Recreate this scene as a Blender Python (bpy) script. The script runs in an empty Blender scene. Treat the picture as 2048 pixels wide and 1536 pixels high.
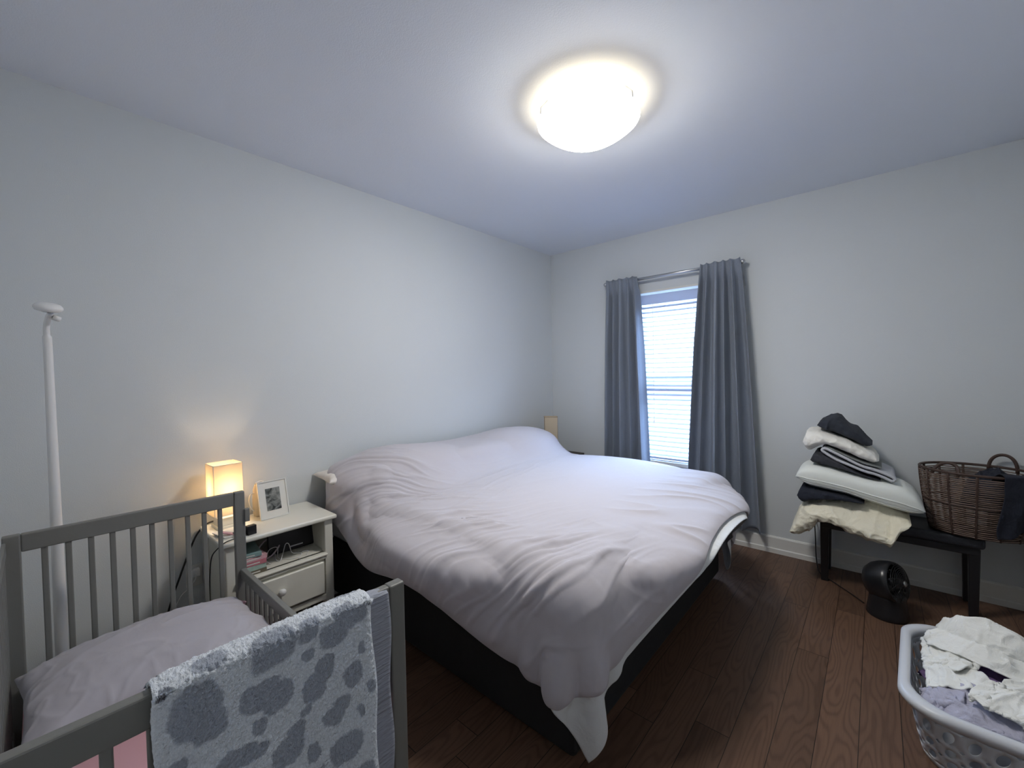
import bpy, bmesh, math, random
import numpy as np
from mathutils import Vector, Matrix

# ------------------------------------------------------------------ camera, world, lights, exposure
scene = bpy.context.scene
COL = scene.collection
PI = math.pi
CAM = (-3.7745, -2.7139, 1.44)
RROWS = ((0.659272, -0.751686, -0.018116), (0.030330, 0.002512, 0.999537), (0.751292, 0.659516, -0.024455))
cam_data = bpy.data.cameras.new('camera')
cam_data.sensor_width = 36.0
cam_data.lens = 14.603
cam_data.clip_start = 0.02
cam = bpy.data.objects.new('camera', cam_data)
_r, _u, _f = [Vector(v) for v in RROWS]
cam.matrix_world = Matrix(((_r.x, _u.x, -_f.x, CAM[0]), (_r.y, _u.y, -_f.y, CAM[1]), (_r.z, _u.z, -_f.z, CAM[2]), (0, 0, 0, 1)))
COL.objects.link(cam)
scene.camera = cam
cy = scene.cycles
cy.max_bounces = 5
cy.diffuse_bounces = 4
cy.glossy_bounces = 2
cy.transmission_bounces = 3
cy.transparent_max_bounces = 6
cy.caustics_reflective = False
cy.caustics_refractive = False
cy.use_adaptive_sampling = True
cy.adaptive_threshold = 0.06
cy.adaptive_min_samples = 16

scene.view_settings.view_transform = 'Standard'
scene.view_settings.look = 'None'
scene.view_settings.gamma = 1.0
scene.view_settings.use_curve_mapping = False
scene.view_settings.exposure = 1.05

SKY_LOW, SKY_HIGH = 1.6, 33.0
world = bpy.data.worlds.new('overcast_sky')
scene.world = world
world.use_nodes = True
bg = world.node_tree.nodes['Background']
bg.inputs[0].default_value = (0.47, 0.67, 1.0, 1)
# overcast sky: brighter overhead than at the horizon, pale snowy ground below
_nt = world.node_tree
_tc = _nt.nodes.new('ShaderNodeTexCoord')
_sp = _nt.nodes.new('ShaderNodeSeparateXYZ')
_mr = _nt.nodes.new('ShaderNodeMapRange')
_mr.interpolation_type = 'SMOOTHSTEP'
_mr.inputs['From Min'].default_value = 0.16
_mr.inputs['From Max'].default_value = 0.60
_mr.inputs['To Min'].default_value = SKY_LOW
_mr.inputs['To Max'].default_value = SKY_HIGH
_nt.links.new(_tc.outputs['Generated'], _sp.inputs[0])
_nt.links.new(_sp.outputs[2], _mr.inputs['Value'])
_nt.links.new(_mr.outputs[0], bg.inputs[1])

ROOM_X, ROOM_Y, CEIL = -4.0, -3.40, 2.737
WIN = dict(y0=-1.66, y1=-0.935, z0=0.60, z1=2.19)      # window opening in the right wall

def area_light(name, loc, rot, sx, sy, power, color, portal=False):
    l = bpy.data.lights.new(name, 'AREA')
    l.shape = 'RECTANGLE'
    l.size, l.size_y = sx, sy
    l.energy = power
    l.color = color
    o = bpy.data.objects.new(name, l)
    o.location = loc
    o.rotation_euler = rot
    COL.objects.link(o)
    if portal:
        l.cycles.is_portal = True
    return o

def point_light(name, loc, power, color, radius):
    l = bpy.data.lights.new(name, 'POINT')
    l.energy = power
    l.color = color
    l.shadow_soft_size = radius
    o = bpy.data.objects.new(name, l)
    o.location = loc
    COL.objects.link(o)
    return o

# guides the sampling of the sky through the window opening
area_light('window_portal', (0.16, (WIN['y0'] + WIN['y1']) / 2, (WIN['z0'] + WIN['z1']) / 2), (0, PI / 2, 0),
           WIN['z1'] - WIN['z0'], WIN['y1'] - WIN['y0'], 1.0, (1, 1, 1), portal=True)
BOWL_STRENGTH = 26.0
BOWL_COLOR = (1.0, 0.965, 0.91)

# ------------------------------------------------------------------ numpy noise
rng = np.random.RandomState(7)
_perm = rng.permutation(256).astype(np.int64)
_perm = np.concatenate([_perm, _perm])
_grad = rng.normal(size=(256, 3))
_grad /= np.linalg.norm(_grad, axis=1)[:, None]

def pnoise(P, scale=1.0, seed=0):
    P = np.asarray(P, float) * scale + seed * 17.31
    i = np.floor(P).astype(np.int64)
    f = P - i
    w = f * f * f * (f * (f * 6 - 15) + 10)
    out = 0
    for dx in (0, 1):
        for dy in (0, 1):
            for dz in (0, 1):
                h = _perm[(_perm[(_perm[(i[..., 0] + dx) & 255] + i[..., 1] + dy) & 255] + i[..., 2] + dz) & 255]
                g = _grad[h]
                d = (f[..., 0] - dx) * g[..., 0] + (f[..., 1] - dy) * g[..., 1] + (f[..., 2] - dz) * g[..., 2]
                out = out + d * (w[..., 0] if dx else 1 - w[..., 0]) * (w[..., 1] if dy else 1 - w[..., 1]) * (w[..., 2] if dz else 1 - w[..., 2])
    return out * 1.6

def ridged(P, scale, seed=0):
    n = 1 - np.abs(pnoise(P, scale, seed)) * 2.2
    return np.clip(n, -0.4, 1) ** 2 * np.sign(n)

# ------------------------------------------------------------------ materials
def new_mat(name):
    m = bpy.data.materials.new(name)
    m.use_nodes = True
    nt = m.node_tree
    return m, nt, nt.nodes['Principled BSDF']

def node(nt, kind, **kw):
    n = nt.nodes.new(kind)
    for k, v in kw.items():
        setattr(n, k, v)
    return n

def mat(name, color, rough=0.6, metal=0.0, bump=0.0, bscale=200.0, vary=0.0, vscale=6.0, coords='Object', sheen=0.0, spec=0.5,
        stretch=(1, 1, 1), fold=0.0, fscale=6.0, fstretch=(1, 1, 1), trans=0.0, coat=0.0):
    m, nt, b = new_mat(name)
    b.inputs['Base Color'].default_value = (*color, 1)
    b.inputs['Roughness'].default_value = rough
    b.inputs['Metallic'].default_value = metal
    b.inputs['Specular IOR Level'].default_value = spec
    if sheen:
        b.inputs['Sheen Weight'].default_value = sheen
        b.inputs['Sheen Roughness'].default_value = 0.5
    if coat:
        b.inputs['Coat Weight'].default_value = coat
        b.inputs['Coat Roughness'].default_value = 0.15
    tc = node(nt, 'ShaderNodeTexCoord')
    mp = node(nt, 'ShaderNodeMapping')
    mp.inputs['Scale'].default_value = stretch
    nt.links.new(tc.outputs[coords], mp.inputs[0])
    # every paint or cloth varies a little
    nz = node(nt, 'ShaderNodeTexNoise')
    nz.inputs['Scale'].default_value = vscale
    nz.inputs['Detail'].default_value = 5
    nt.links.new(mp.outputs[0], nz.inputs['Vector'])
    mx = node(nt, 'ShaderNodeMix', data_type='RGBA')
    v = vary if vary else 0.05
    mx.inputs[6].default_value = tuple(c * (1 - v) for c in color) + (1,)
    mx.inputs[7].default_value = tuple(min(1, c * (1 + v)) for c in color) + (1,)
    nt.links.new(nz.outputs[0], mx.inputs[0])
    nt.links.new(mx.outputs[2], b.inputs['Base Color'])
    prev = None
    if bump:
        n2 = node(nt, 'ShaderNodeTexNoise')
        n2.inputs['Scale'].default_value = bscale
        n2.inputs['Detail'].default_value = 3
        nt.links.new(mp.outputs[0], n2.inputs['Vector'])
        bp = node(nt, 'ShaderNodeBump')
        bp.inputs['Strength'].default_value = bump
        bp.inputs['Distance'].default_value = 0.01
        nt.links.new(n2.outputs[0], bp.inputs['Height'])
        prev = bp
    if fold:
        mp2 = node(nt, 'ShaderNodeMapping')
        mp2.inputs['Scale'].default_value = fstretch
        nt.links.new(tc.outputs[coords], mp2.inputs[0])
        n3 = node(nt, 'ShaderNodeTexNoise')
        n3.inputs['Scale'].default_value = fscale
        n3.inputs['Detail'].default_value = 4
        n3.inputs['Distortion'].default_value = 0.6
        nt.links.new(mp2.outputs[0], n3.inputs['Vector'])
        bp2 = node(nt, 'ShaderNodeBump')
        bp2.inputs['Strength'].default_value = fold
        bp2.inputs['Distance'].default_value = 0.03
        nt.links.new(n3.outputs[0], bp2.inputs['Height'])
        if prev:
            nt.links.new(prev.outputs[0], bp2.inputs['Normal'])
        prev = bp2
    if prev:
        nt.links.new(prev.outputs[0], b.inputs['Normal'])
    if trans:
        tr = node(nt, 'ShaderNodeBsdfTranslucent')
        tr.inputs[0].default_value = (*color, 1)
        ms = node(nt, 'ShaderNodeMixShader')
        ms.inputs[0].default_value = trans
        out = nt.nodes['Material Output']
        nt.links.new(b.outputs[0], ms.inputs[1])
        nt.links.new(tr.outputs[0], ms.inputs[2])
        nt.links.new(ms.outputs[0], out.inputs[0])
    return m

def emit_mat(name, color, strength):
    m, nt, b = new_mat(name)
    b.inputs['Base Color'].default_value = (0.8, 0.78, 0.74, 1)
    b.inputs['Emission Color'].default_value = (*color, 1)
    b.inputs['Emission Strength'].default_value = strength
    b.inputs['Roughness'].default_value = 0.4
    return m

M = {}
M['wall'] = mat('wall_paint', (0.66, 0.695, 0.715), 0.75, bump=0.12, bscale=260, vary=0.015, vscale=2)
M['ceiling'] = mat('ceiling_paint', (0.78, 0.82, 0.89), 0.9, bump=0.1, bscale=200, vary=0.015, vscale=2)
M['trim'] = mat('trim_paint', (0.74, 0.74, 0.71), 0.4, vary=0.02)
M['white_lacquer'] = mat('white_lacquer', (0.74, 0.73, 0.66), 0.38, vary=0.03)
M['white_plastic'] = mat('white_plastic', (0.80, 0.80, 0.80), 0.35, vary=0.02)
M['crib'] = mat('grey_crib_paint', (0.185, 0.185, 0.175), 0.45, vary=0.06, vscale=12, bump=0.05, bscale=60, stretch=(1, 1, 1))
M['duvet'] = mat('mauve_cotton', (0.50, 0.475, 0.515), 0.9, bump=0.10, bscale=900, vary=0.03, vscale=3, sheen=0.2, fold=0.10, fscale=5, fstretch=(1.0, 2.2, 1.5))
M['duvet_lining'] = mat('pale_mauve_lining', (0.40, 0.375, 0.40), 0.9, bump=0.1, bscale=900, sheen=0.2)
M['sheet'] = mat('white_cotton', (0.70, 0.72, 0.73), 0.9, bump=0.08, bscale=900, vary=0.03, sheen=0.1, fold=0.25, fscale=14)
M['pillowcase'] = mat('white_pillowcase', (0.78, 0.74, 0.70), 0.9, bump=0.1, bscale=700, fold=0.2, fscale=12)
M['black_fabric'] = mat('black_base_fabric', (0.012, 0.012, 0.014), 0.85, bump=0.1, bscale=500, vary=0.3, vscale=40)
M['mattress'] = mat('mattress_ticking', (0.6, 0.6, 0.6), 0.9)
M['curtain'] = mat('grey_curtain_linen', (0.24, 0.275, 0.335), 0.9, bump=0.2, bscale=700, vary=0.12, vscale=120, sheen=0.15, trans=0.06)
M['chrome'] = mat('brushed_nickel', (0.55, 0.56, 0.58), 0.3, metal=1.0, vary=0.05)
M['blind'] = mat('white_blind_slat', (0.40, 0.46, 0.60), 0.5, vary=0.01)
M['valance'] = mat('white_valance', (0.66, 0.70, 0.80), 0.5, vary=0.01, trans=0.5)
M['cord_white'] = mat('white_cord', (0.7, 0.7, 0.7), 0.6)
M['cord_black'] = mat('black_cord', (0.012, 0.012, 0.014), 0.5)
M['cord_pink'] = mat('pale_mauve_cable', (0.55, 0.46, 0.52), 0.5)
M['black_wood'] = mat('black_lacquered_wood', (0.012, 0.012, 0.015), 0.35, vary=0.2, vscale=20, bump=0.05, bscale=40)
M['black_leather'] = mat('black_leather', (0.016, 0.019, 0.027), 0.42, vary=0.2, vscale=25, bump=0.35, bscale=160)
M['black_plastic'] = mat('black_plastic', (0.014, 0.015, 0.018), 0.28, vary=0.2)
M['navy'] = mat('dark_navy_cloth', (0.017, 0.021, 0.036), 0.95, bump=0.4, bscale=500, vary=0.3, vscale=60, fold=0.4, fscale=16)
M['charcoal'] = mat('charcoal_cloth', (0.042, 0.045, 0.058), 0.95, bump=0.4, bscale=500, vary=0.25, vscale=60, fold=0.4, fscale=20)
M['slate'] = mat('slate_blue_cloth', (0.030, 0.036, 0.050), 0.95, bump=0.3, bscale=500, vary=0.15, vscale=60, fold=0.3, fscale=14)
M['lightgrey'] = mat('light_grey_fleece', (0.55, 0.57, 0.62), 0.95, bump=0.2, bscale=400, vary=0.05, fold=0.25, fscale=12)
M['greygreen'] = mat('grey_green_cloth', (0.22, 0.24, 0.24), 0.95, bump=0.2, bscale=400, vary=0.1)
M['cream'] = mat('cream_pillowcase', (0.86, 0.82, 0.67), 0.9, bump=0.1, bscale=700, vary=0.04, vscale=8, fold=0.6, fscale=13)
M['offwhite'] = mat('offwhite_pillowcase', (0.88, 0.87, 0.82), 0.9, bump=0.1, bscale=700, vary=0.03, fold=0.4, fscale=14)
M['foamcover'] = mat('pale_knit_cover', (0.82, 0.86, 0.83), 0.9, bump=0.2, bscale=900, vary=0.02)
M['towelwhite'] = mat('white_laundry_cotton', (0.84, 0.85, 0.82), 0.95, bump=0.3, bscale=500, vary=0.05, vscale=10, fold=0.5, fscale=16)
M['lavender'] = mat('lavender_laundry_cotton', (0.45, 0.45, 0.56), 0.95, bump=0.3, bscale=500, vary=0.08, vscale=10, fold=0.5, fscale=18)
M['purple'] = mat('purple_cotton', (0.16, 0.10, 0.24), 0.95, bump=0.3, bscale=500, vary=0.15)
M['wicker'] = mat('brown_wicker', (0.19, 0.135, 0.11), 0.6, bump=0.3, bscale=300, vary=0.35, vscale=30)
M['wicker_dark'] = mat('dark_brown_wicker', (0.06, 0.035, 0.028), 0.55, bump=0.3, bscale=300, vary=0.3, vscale=30)
M['crib_pillow'] = mat('grey_mauve_pillowcase', (0.42, 0.40, 0.44), 0.9, bump=0.1, bscale=900, sheen=0.15, fold=0.08, fscale=6, fstretch=(1.6, 1, 1))
M['pink'] = mat('dusty_pink_cotton', (0.56, 0.33, 0.36), 0.9, bump=0.1, bscale=500)
M['dark_wood'] = mat('dark_stained_wood', (0.03, 0.02, 0.016), 0.45, vary=0.3, vscale=9, stretch=(1, 8, 8))
M['paper'] = mat('white_paper', (0.75, 0.74, 0.70), 0.8)
M['laundry_plastic'] = mat('grey_white_plastic', (0.60, 0.62, 0.66), 0.4, vary=0.03, vscale=4)
M['bowl'] = emit_mat('frosted_glass_lit', BOWL_COLOR, BOWL_STRENGTH)
M['bowl_in'] = emit_mat('dimmed_bowl_inside', (1.0, 0.86, 0.62), BOWL_STRENGTH * 0.06)

def glass_mat():
    m, nt, b = new_mat('window_glass')
    tr = node(nt, 'ShaderNodeBsdfTransparent')
    gl = node(nt, 'ShaderNodeBsdfGlossy')
    gl.inputs['Roughness'].default_value = 0.02
    ms = node(nt, 'ShaderNodeMixShader')
    ms.inputs[0].default_value = 0.06
    nt.links.new(tr.outputs[0], ms.inputs[1])
    nt.links.new(gl.outputs[0], ms.inputs[2])
    nt.links.new(ms.outputs[0], nt.nodes['Material Output'].inputs[0])
    return m
M['glass'] = glass_mat()

def shade_mat(name, color, trans=0.6):
    m, nt, b = new_mat(name)
    b.inputs['Base Color'].default_value = (*color, 1)
    b.inputs['Roughness'].default_value = 0.9
    n = node(nt, 'ShaderNodeTexNoise')
    n.inputs['Scale'].default_value = 300
    tc = node(nt, 'ShaderNodeTexCoord')
    nt.links.new(tc.outputs['Object'], n.inputs['Vector'])
    bp = node(nt, 'ShaderNodeBump')
    bp.inputs['Strength'].default_value = 0.1
    nt.links.new(n.outputs[0], bp.inputs['Height'])
    nt.links.new(bp.outputs[0], b.inputs['Normal'])
    tr = node(nt, 'ShaderNodeBsdfTranslucent')
    tr.inputs[0].default_value = (*color, 1)
    ms = node(nt, 'ShaderNodeMixShader')
    ms.inputs[0].default_value = trans
    nt.links.new(b.outputs[0], ms.inputs[1])
    nt.links.new(tr.outputs[0], ms.inputs[2])
    nt.links.new(ms.outputs[0], nt.nodes['Material Output'].inputs[0])
    return m
M['shade_warm'] = shade_mat('parchment_shade', (0.88, 0.78, 0.62), 0.5)

def floor_mat():
    m, nt, b = new_mat('dark_oak_planks')
    L = nt.links.new
    tc = node(nt, 'ShaderNodeTexCoord')
    sep = node(nt, 'ShaderNodeSeparateXYZ')
    L(tc.outputs['Object'], sep.inputs[0])
    # plank index across y
    def math_(op, a, b_=None, c=None):
        n = node(nt, 'ShaderNodeMath', operation=op)
        for k, v in enumerate((a, b_, c)):
            if v is None: continue
            if isinstance(v, (int, float)): n.inputs[k].default_value = v
            else: L(v, n.inputs[k])
        return n.outputs[0]
    PW = 0.127
    yq = math_('DIVIDE', sep.outputs[1], PW)
    idx = math_('FLOOR', yq)
    fr = math_('FRACT', yq)
    wn = node(nt, 'ShaderNodeTexWhiteNoise', noise_dimensions='1D')
    L(idx, wn.inputs['W'])
    # shifted x per plank, board ends every 1.6 m
    xs = math_('MULTIPLY_ADD', wn.outputs['Value'], 7.0, sep.outputs[0])
    xq = math_('DIVIDE', xs, 1.7)
    xi = math_('FLOOR', xq)
    xf = math_('FRACT', xq)
    comb = node(nt, 'ShaderNodeCombineXYZ')
    L(idx, comb.inputs[0]); L(xi, comb.inputs[1])
    wn2 = node(nt, 'ShaderNodeTexWhiteNoise', noise_dimensions='2D')
    L(comb.outputs[0], wn2.inputs['Vector'])
    # cathedral grain: contour lines of a stretched smooth noise
    off = math_('MULTIPLY', wn2.outputs['Value'], 40.0)
    gx = math_('MULTIPLY', xs, 1.5)
    gy = math_('MULTIPLY', sep.outputs[1], 9.0)
    c2 = node(nt, 'ShaderNodeCombineXYZ')
    L(gx, c2.inputs[0]); L(gy, c2.inputs[1]); L(off, c2.inputs[2])
    n1 = node(nt, 'ShaderNodeTexNoise')
    n1.inputs['Scale'].default_value = 1.0
    n1.inputs['Detail'].default_value = 1.5
    n1.inputs['Roughness'].default_value = 0.35
    L(c2.outputs[0], n1.inputs['Vector'])
    ph = math_('MULTIPLY', n1.outputs[0], 105.0)
    sn = math_('SINE', ph)
    s2 = math_('MULTIPLY_ADD', sn, 0.5, 0.5)
    s3 = math_('POWER', s2, 2.5)
    # fine pores
    c3 = node(nt, 'ShaderNodeCombineXYZ')
    px = math_('MULTIPLY', xs, 14.0)
    py = math_('MULTIPLY', sep.outputs[1], 420.0)
    L(px, c3.inputs[0]); L(py, c3.inputs[1]); L(off, c3.inputs[2])
    n2 = node(nt, 'ShaderNodeTexNoise')
    n2.inputs['Scale'].default_value = 1.0
    n2.inputs['Detail'].default_value = 2
    L(c3.outputs[0], n2.inputs['Vector'])
    g = math_('MULTIPLY', s3, 0.38)
    g2 = math_('MULTIPLY_ADD', n2.outputs[0], 0.5, g)
    ramp = node(nt, 'ShaderNodeMix', data_type='RGBA')
    ramp.inputs[6].default_value = (0.160, 0.092, 0.060, 1)
    ramp.inputs[7].default_value = (0.070, 0.038, 0.026, 1)
    L(g2, ramp.inputs[0])
    hsv = node(nt, 'ShaderNodeHueSaturation')
    val = math_('MULTIPLY_ADD', wn2.outputs['Value'], 0.5, 0.75)
    L(val, hsv.inputs['Value'])
    L(ramp.outputs[2], hsv.inputs['Color'])
    # seams
    e1 = math_('LESS_THAN', fr, 0.018)
    e2 = math_('LESS_THAN', xf, 0.0016)
    e = math_('MAXIMUM', e1, e2)
    seam = node(nt, 'ShaderNodeMix', data_type='RGBA')
    seam.inputs[7].default_value = (0.004, 0.003, 0.003, 1)
    L(e, seam.inputs[0]); L(hsv.outputs[0], seam.inputs[6])
    L(seam.outputs[2], b.inputs['Base Color'])
    b.inputs['Roughness'].default_value = 0.42
    b.inputs['Specular IOR Level'].default_value = 0.35
    bp = node(nt, 'ShaderNodeBump')
    bp.inputs['Strength'].default_value = 0.12
    bp.inputs['Distance'].default_value = 0.002
    h = math_('SUBTRACT', 1.0, math_('ADD', g2, e))
    L(h, bp.inputs['Height'])
    L(bp.outputs[0], b.inputs['Normal'])
    return m
M['floor'] = floor_mat()

def attr_mat(name, attr, rough=0.95, bump=0.5, bscale=900, sheen=0.3):
    m, nt, b = new_mat(name)
    a = node(nt, 'ShaderNodeVertexColor')
    a.layer_name = attr
    nt.links.new(a.outputs[0], b.inputs['Base Color'])
    b.inputs['Roughness'].default_value = rough
    b.inputs['Sheen Weight'].default_value = sheen
    n = node(nt, 'ShaderNodeTexNoise')
    n.inputs['Scale'].default_value = bscale
    tc = node(nt, 'ShaderNodeTexCoord')
    nt.links.new(tc.outputs['Object'], n.inputs['Vector'])
    bp = node(nt, 'ShaderNodeBump')
    bp.inputs['Strength'].default_value = bump
    bp.inputs['Distance'].default_value = 0.003
    nt.links.new(n.outputs[0], bp.inputs['Height'])
    nt.links.new(bp.outputs[0], b.inputs['Normal'])
    return m

def cloud_print_mat():
    m, nt, b = new_mat('pink_sheet_white_clouds')
    tc = node(nt, 'ShaderNodeTexCoord')
    n = node(nt, 'ShaderNodeTexVoronoi')
    n.inputs['Scale'].default_value = 9
    nz = node(nt, 'ShaderNodeTexNoise')
    nz.inputs['Scale'].default_value = 26
    nt.links.new(tc.outputs['Object'], nz.inputs['Vector'])
    mixv = node(nt, 'ShaderNodeMix', data_type='VECTOR')
    mixv.inputs[0].default_value = 0.06
    nt.links.new(tc.outputs['Object'], mixv.inputs[4])
    nt.links.new(nz.outputs['Color'], mixv.inputs[5])
    nt.links.new(mixv.outputs[1], n.inputs['Vector'])
    lt = node(nt, 'ShaderNodeMath', operation='LESS_THAN')
    lt.inputs[1].default_value = 0.26
    nt.links.new(n.outputs['Distance'], lt.inputs[0])
    mx = node(nt, 'ShaderNodeMix', data_type='RGBA')
    mx.inputs[6].default_value = (0.60, 0.34, 0.37, 1)
    mx.inputs[7].default_value = (0.75, 0.72, 0.70, 1)
    nt.links.new(lt.outputs[0], mx.inputs[0])
    nt.links.new(mx.outputs[2], b.inputs['Base Color'])
    b.inputs['Roughness'].default_value = 0.9
    return m
M['clouds'] = cloud_print_mat()

# ------------------------------------------------------------------ mesh helpers
def link_mesh(name, verts, faces, material, parent=None, smooth=True, label=None):
    me = bpy.data.meshes.new(name)
    me.from_pydata([tuple(map(float, v)) for v in verts], [], [tuple(map(int, f)) for f in faces])
    me.update()
    if smooth:
        me.polygons.foreach_set('use_smooth', [True] * len(me.polygons))
    if material is not None:
        me.materials.append(material)
    o = bpy.data.objects.new(name, me)
    COL.objects.link(o)
    if parent is not None:
        o.parent = parent
    if label:
        o['label'] = label
    return o

class MB:
    """collects boxes, tubes, lathes and grids, then links them as one mesh"""
    def __init__(self):
        self.v, self.f = [], []
    def add(self, verts, faces):
        n = len(self.v)
        self.v += [tuple(map(float, p)) for p in verts]
        self.f += [tuple(int(i) + n for i in f) for f in faces]
        return self
    def box(self, x0, x1, y0, y1, z0, z1, xf=None):
        vs = [(x, y, z) for x in (x0, x1) for y in (y0, y1) for z in (z0, z1)]
        if xf is not None: vs = [tuple(xf @ Vector(p)) for p in vs]
        return self.add(vs, [(0, 1, 3, 2), (4, 6, 7, 5), (0, 4, 5, 1), (2, 3, 7, 6), (0, 2, 6, 4), (1, 5, 7, 3)])
    def tube(self, pts, r, n=10, closed=False, cap=True):
        pts = [Vector(p) for p in pts]
        m = len(pts)
        rs = r if hasattr(r, '__len__') else [r] * m
        rings = []
        up = None
        for i, p in enumerate(pts):
            if closed: t = pts[(i + 1) % m] - pts[i - 1]
            else: t = pts[min(i + 1, m - 1)] - pts[max(i - 1, 0)]
            t.normalize()
            if up is None:
                up = Vector((0, 0, 1)) if abs(t.z) < 0.9 else Vector((1, 0, 0))
            a = t.cross(up).normalized()
            b_ = a.cross(t).normalized()
            up = b_
            rings.append([p + (a * math.cos(2 * PI * k / n) + b_ * math.sin(2 * PI * k / n)) * rs[i] for k in range(n)])
        vs = [q for ring in rings for q in ring]
        fs = []
        for i in range(m if closed else m - 1):
            j = (i + 1) % m
            for k in range(n):
                fs.append((i * n + k, i * n + (k + 1) % n, j * n + (k + 1) % n, j * n + k))
        if cap and not closed:
            fs.append(tuple(range(n))[::-1])
            fs.append(tuple((m - 1) * n + k for k in range(n)))
        return self.add(vs, fs)
    def lathe(self, prof, center, n=48, axis='z', xf=None, closed_top=True):
        vs, fs = [], []
        for r, h in prof:
            for k in range(n):
                a = 2 * PI * k / n
                p = Vector((r * math.cos(a), r * math.sin(a), h))
                if axis == 'x': p = Vector((h, p.x, p.y))
                if axis == 'y': p = Vector((p.x, h, p.y))
                p = p + Vector(center) if xf is None else xf @ p
                vs.append(p)
        for i in range(len(prof) - 1):
            for k in range(n):
                fs.append((i * n + k, i * n + (k + 1) % n, (i + 1) * n + (k + 1) % n, (i + 1) * n + k))
        return self.add(vs, fs)
    def sphere(self, c, r, n=16, sc=(1, 1, 1)):
        prof = [(max(1e-5, r * math.sin(PI * i / n)), r * math.cos(PI * i / n)) for i in range(n + 1)]
        vs, fs = [], []
        for rr, h in prof:
            for k in range(n * 2):
                a = PI * k / n
                vs.append((c[0] + rr * math.cos(a) * sc[0], c[1] + rr * math.sin(a) * sc[1], c[2] + h * sc[2]))
        m = n * 2
        for i in range(n):
            for k in range(m):
                fs.append((i * m + k, (i + 1) * m + k, (i + 1) * m + (k + 1) % m, i * m + (k + 1) % m))
        return self.add(vs, fs)
    def build(self, name, material, parent=None, smooth=False, bevel=0.0, label=None, solid=0.0, subsurf=0, seg=2):
        o = link_mesh(name, self.v, self.f, material, parent, smooth, label)
        bm = bmesh.new()
        bm.from_mesh(o.data)
        bmesh.ops.remove_doubles(bm, verts=bm.verts, dist=1e-6)
        bmesh.ops.recalc_face_normals(bm, faces=bm.faces)
        bm.to_mesh(o.data)
        bm.free()
        if solid:
            md = o.modifiers.new('thickness', 'SOLIDIFY'); md.thickness = solid; md.offset = 0
        if bevel:
            md = o.modifiers.new('soft_edges', 'BEVEL'); md.width = bevel; md.segments = seg; md.limit_method = 'ANGLE'
            md.angle_limit = math.radians(40)
        if subsurf:
            md = o.modifiers.new('smooth', 'SUBSURF'); md.levels = subsurf; md.render_levels = subsurf
        return o

def thing(name, label, cat, loc=(0, 0, 0), rotz=0.0, group=None):
    o = bpy.data.objects.new(name, None)
    o.empty_display_size = 0.05
    o.location = loc
    o.rotation_euler = (0, 0, rotz)
    COL.objects.link(o)
    return tag(o, label, cat, group)

def tag(o, label, cat, group=None):
    o['label'] = label
    o['category'] = cat
    if group: o['group'] = group
    return o

def struct(o):
    if o.parent is None: o['kind'] = 'structure'
    return o

def grid_faces(nu, nv, cu=False, cv=False):
    fs = []
    for i in range(nu if cu else nu - 1):
        for j in range(nv if cv else nv - 1):
            a, b = i * nv + j, ((i + 1) % nu) * nv + j
            c, d = ((i + 1) % nu) * nv + (j + 1) % nv, i * nv + (j + 1) % nv
            fs.append((a, b, c, d))
    return fs

def grid_obj(name, P, material, parent=None, cu=False, cv=False, solid=0.0, offset=0, subsurf=0, label=None, flip=False):
    nu, nv = P.shape[:2]
    fs = grid_faces(nu, nv, cu, cv)
    if flip: fs = [f[::-1] for f in fs]
    o = link_mesh(name, P.reshape(-1, 3), fs, material, parent, True, label)
    if solid:
        md = o.modifiers.new('thickness', 'SOLIDIFY'); md.thickness = solid; md.offset = offset
    if subsurf:
        md = o.modifiers.new('smooth', 'SUBSURF'); md.levels = subsurf; md.render_levels = subsurf
    return o

def catmull(pts, n):
    pts = [Vector(p) for p in pts]
    P = [pts[0]] + pts + [pts[-1]]
    out = []
    segs = len(pts) - 1
    for i in range(n):
        t = i / (n - 1) * segs
        k = min(int(t), segs - 1)
        t -= k
        a, b, c, d = P[k:k + 4]
        out.append(0.5 * ((2 * b) + (c - a) * t + (2 * a - 5 * b + 4 * c - d) * t * t + (3 * b - a - 3 * c + d) * t ** 3))
    return out

# ------------------------------------------------------------------ the room
T = 0.15
X0, Y0 = ROOM_X, ROOM_Y
struct(MB().box(X0 - T, T, Y0 - T, T, -0.12, 0.0).build('floor', M['floor']))
struct(MB().box(X0 - T, T, Y0 - T, T, CEIL, CEIL + 0.12).build('ceiling', M['ceiling']))
struct(MB().box(X0 - T, T, 0.0, T, 0.0, CEIL).build('wall_left', M['wall']))
w = MB()
w.box(0, T, WIN['y1'], 0.0, 0.0, CEIL)
w.box(0, T, Y0 - T, WIN['y0'], 0.0, CEIL)
w.box(0, T, WIN['y0'], WIN['y1'], 0.0, WIN['z0'])
w.box(0, T, WIN['y0'], WIN['y1'], WIN['z1'], CEIL)
struct(w.build('wall_right', M['wall']))
struct(MB().box(X0 - T, T, Y0 - T, Y0, 0.0, CEIL).build('wall_front', M['wall']))
struct(MB().box(X0 - T, X0, Y0, 0.0, 0.0, CEIL).build('wall_back', M['wall']))

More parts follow.
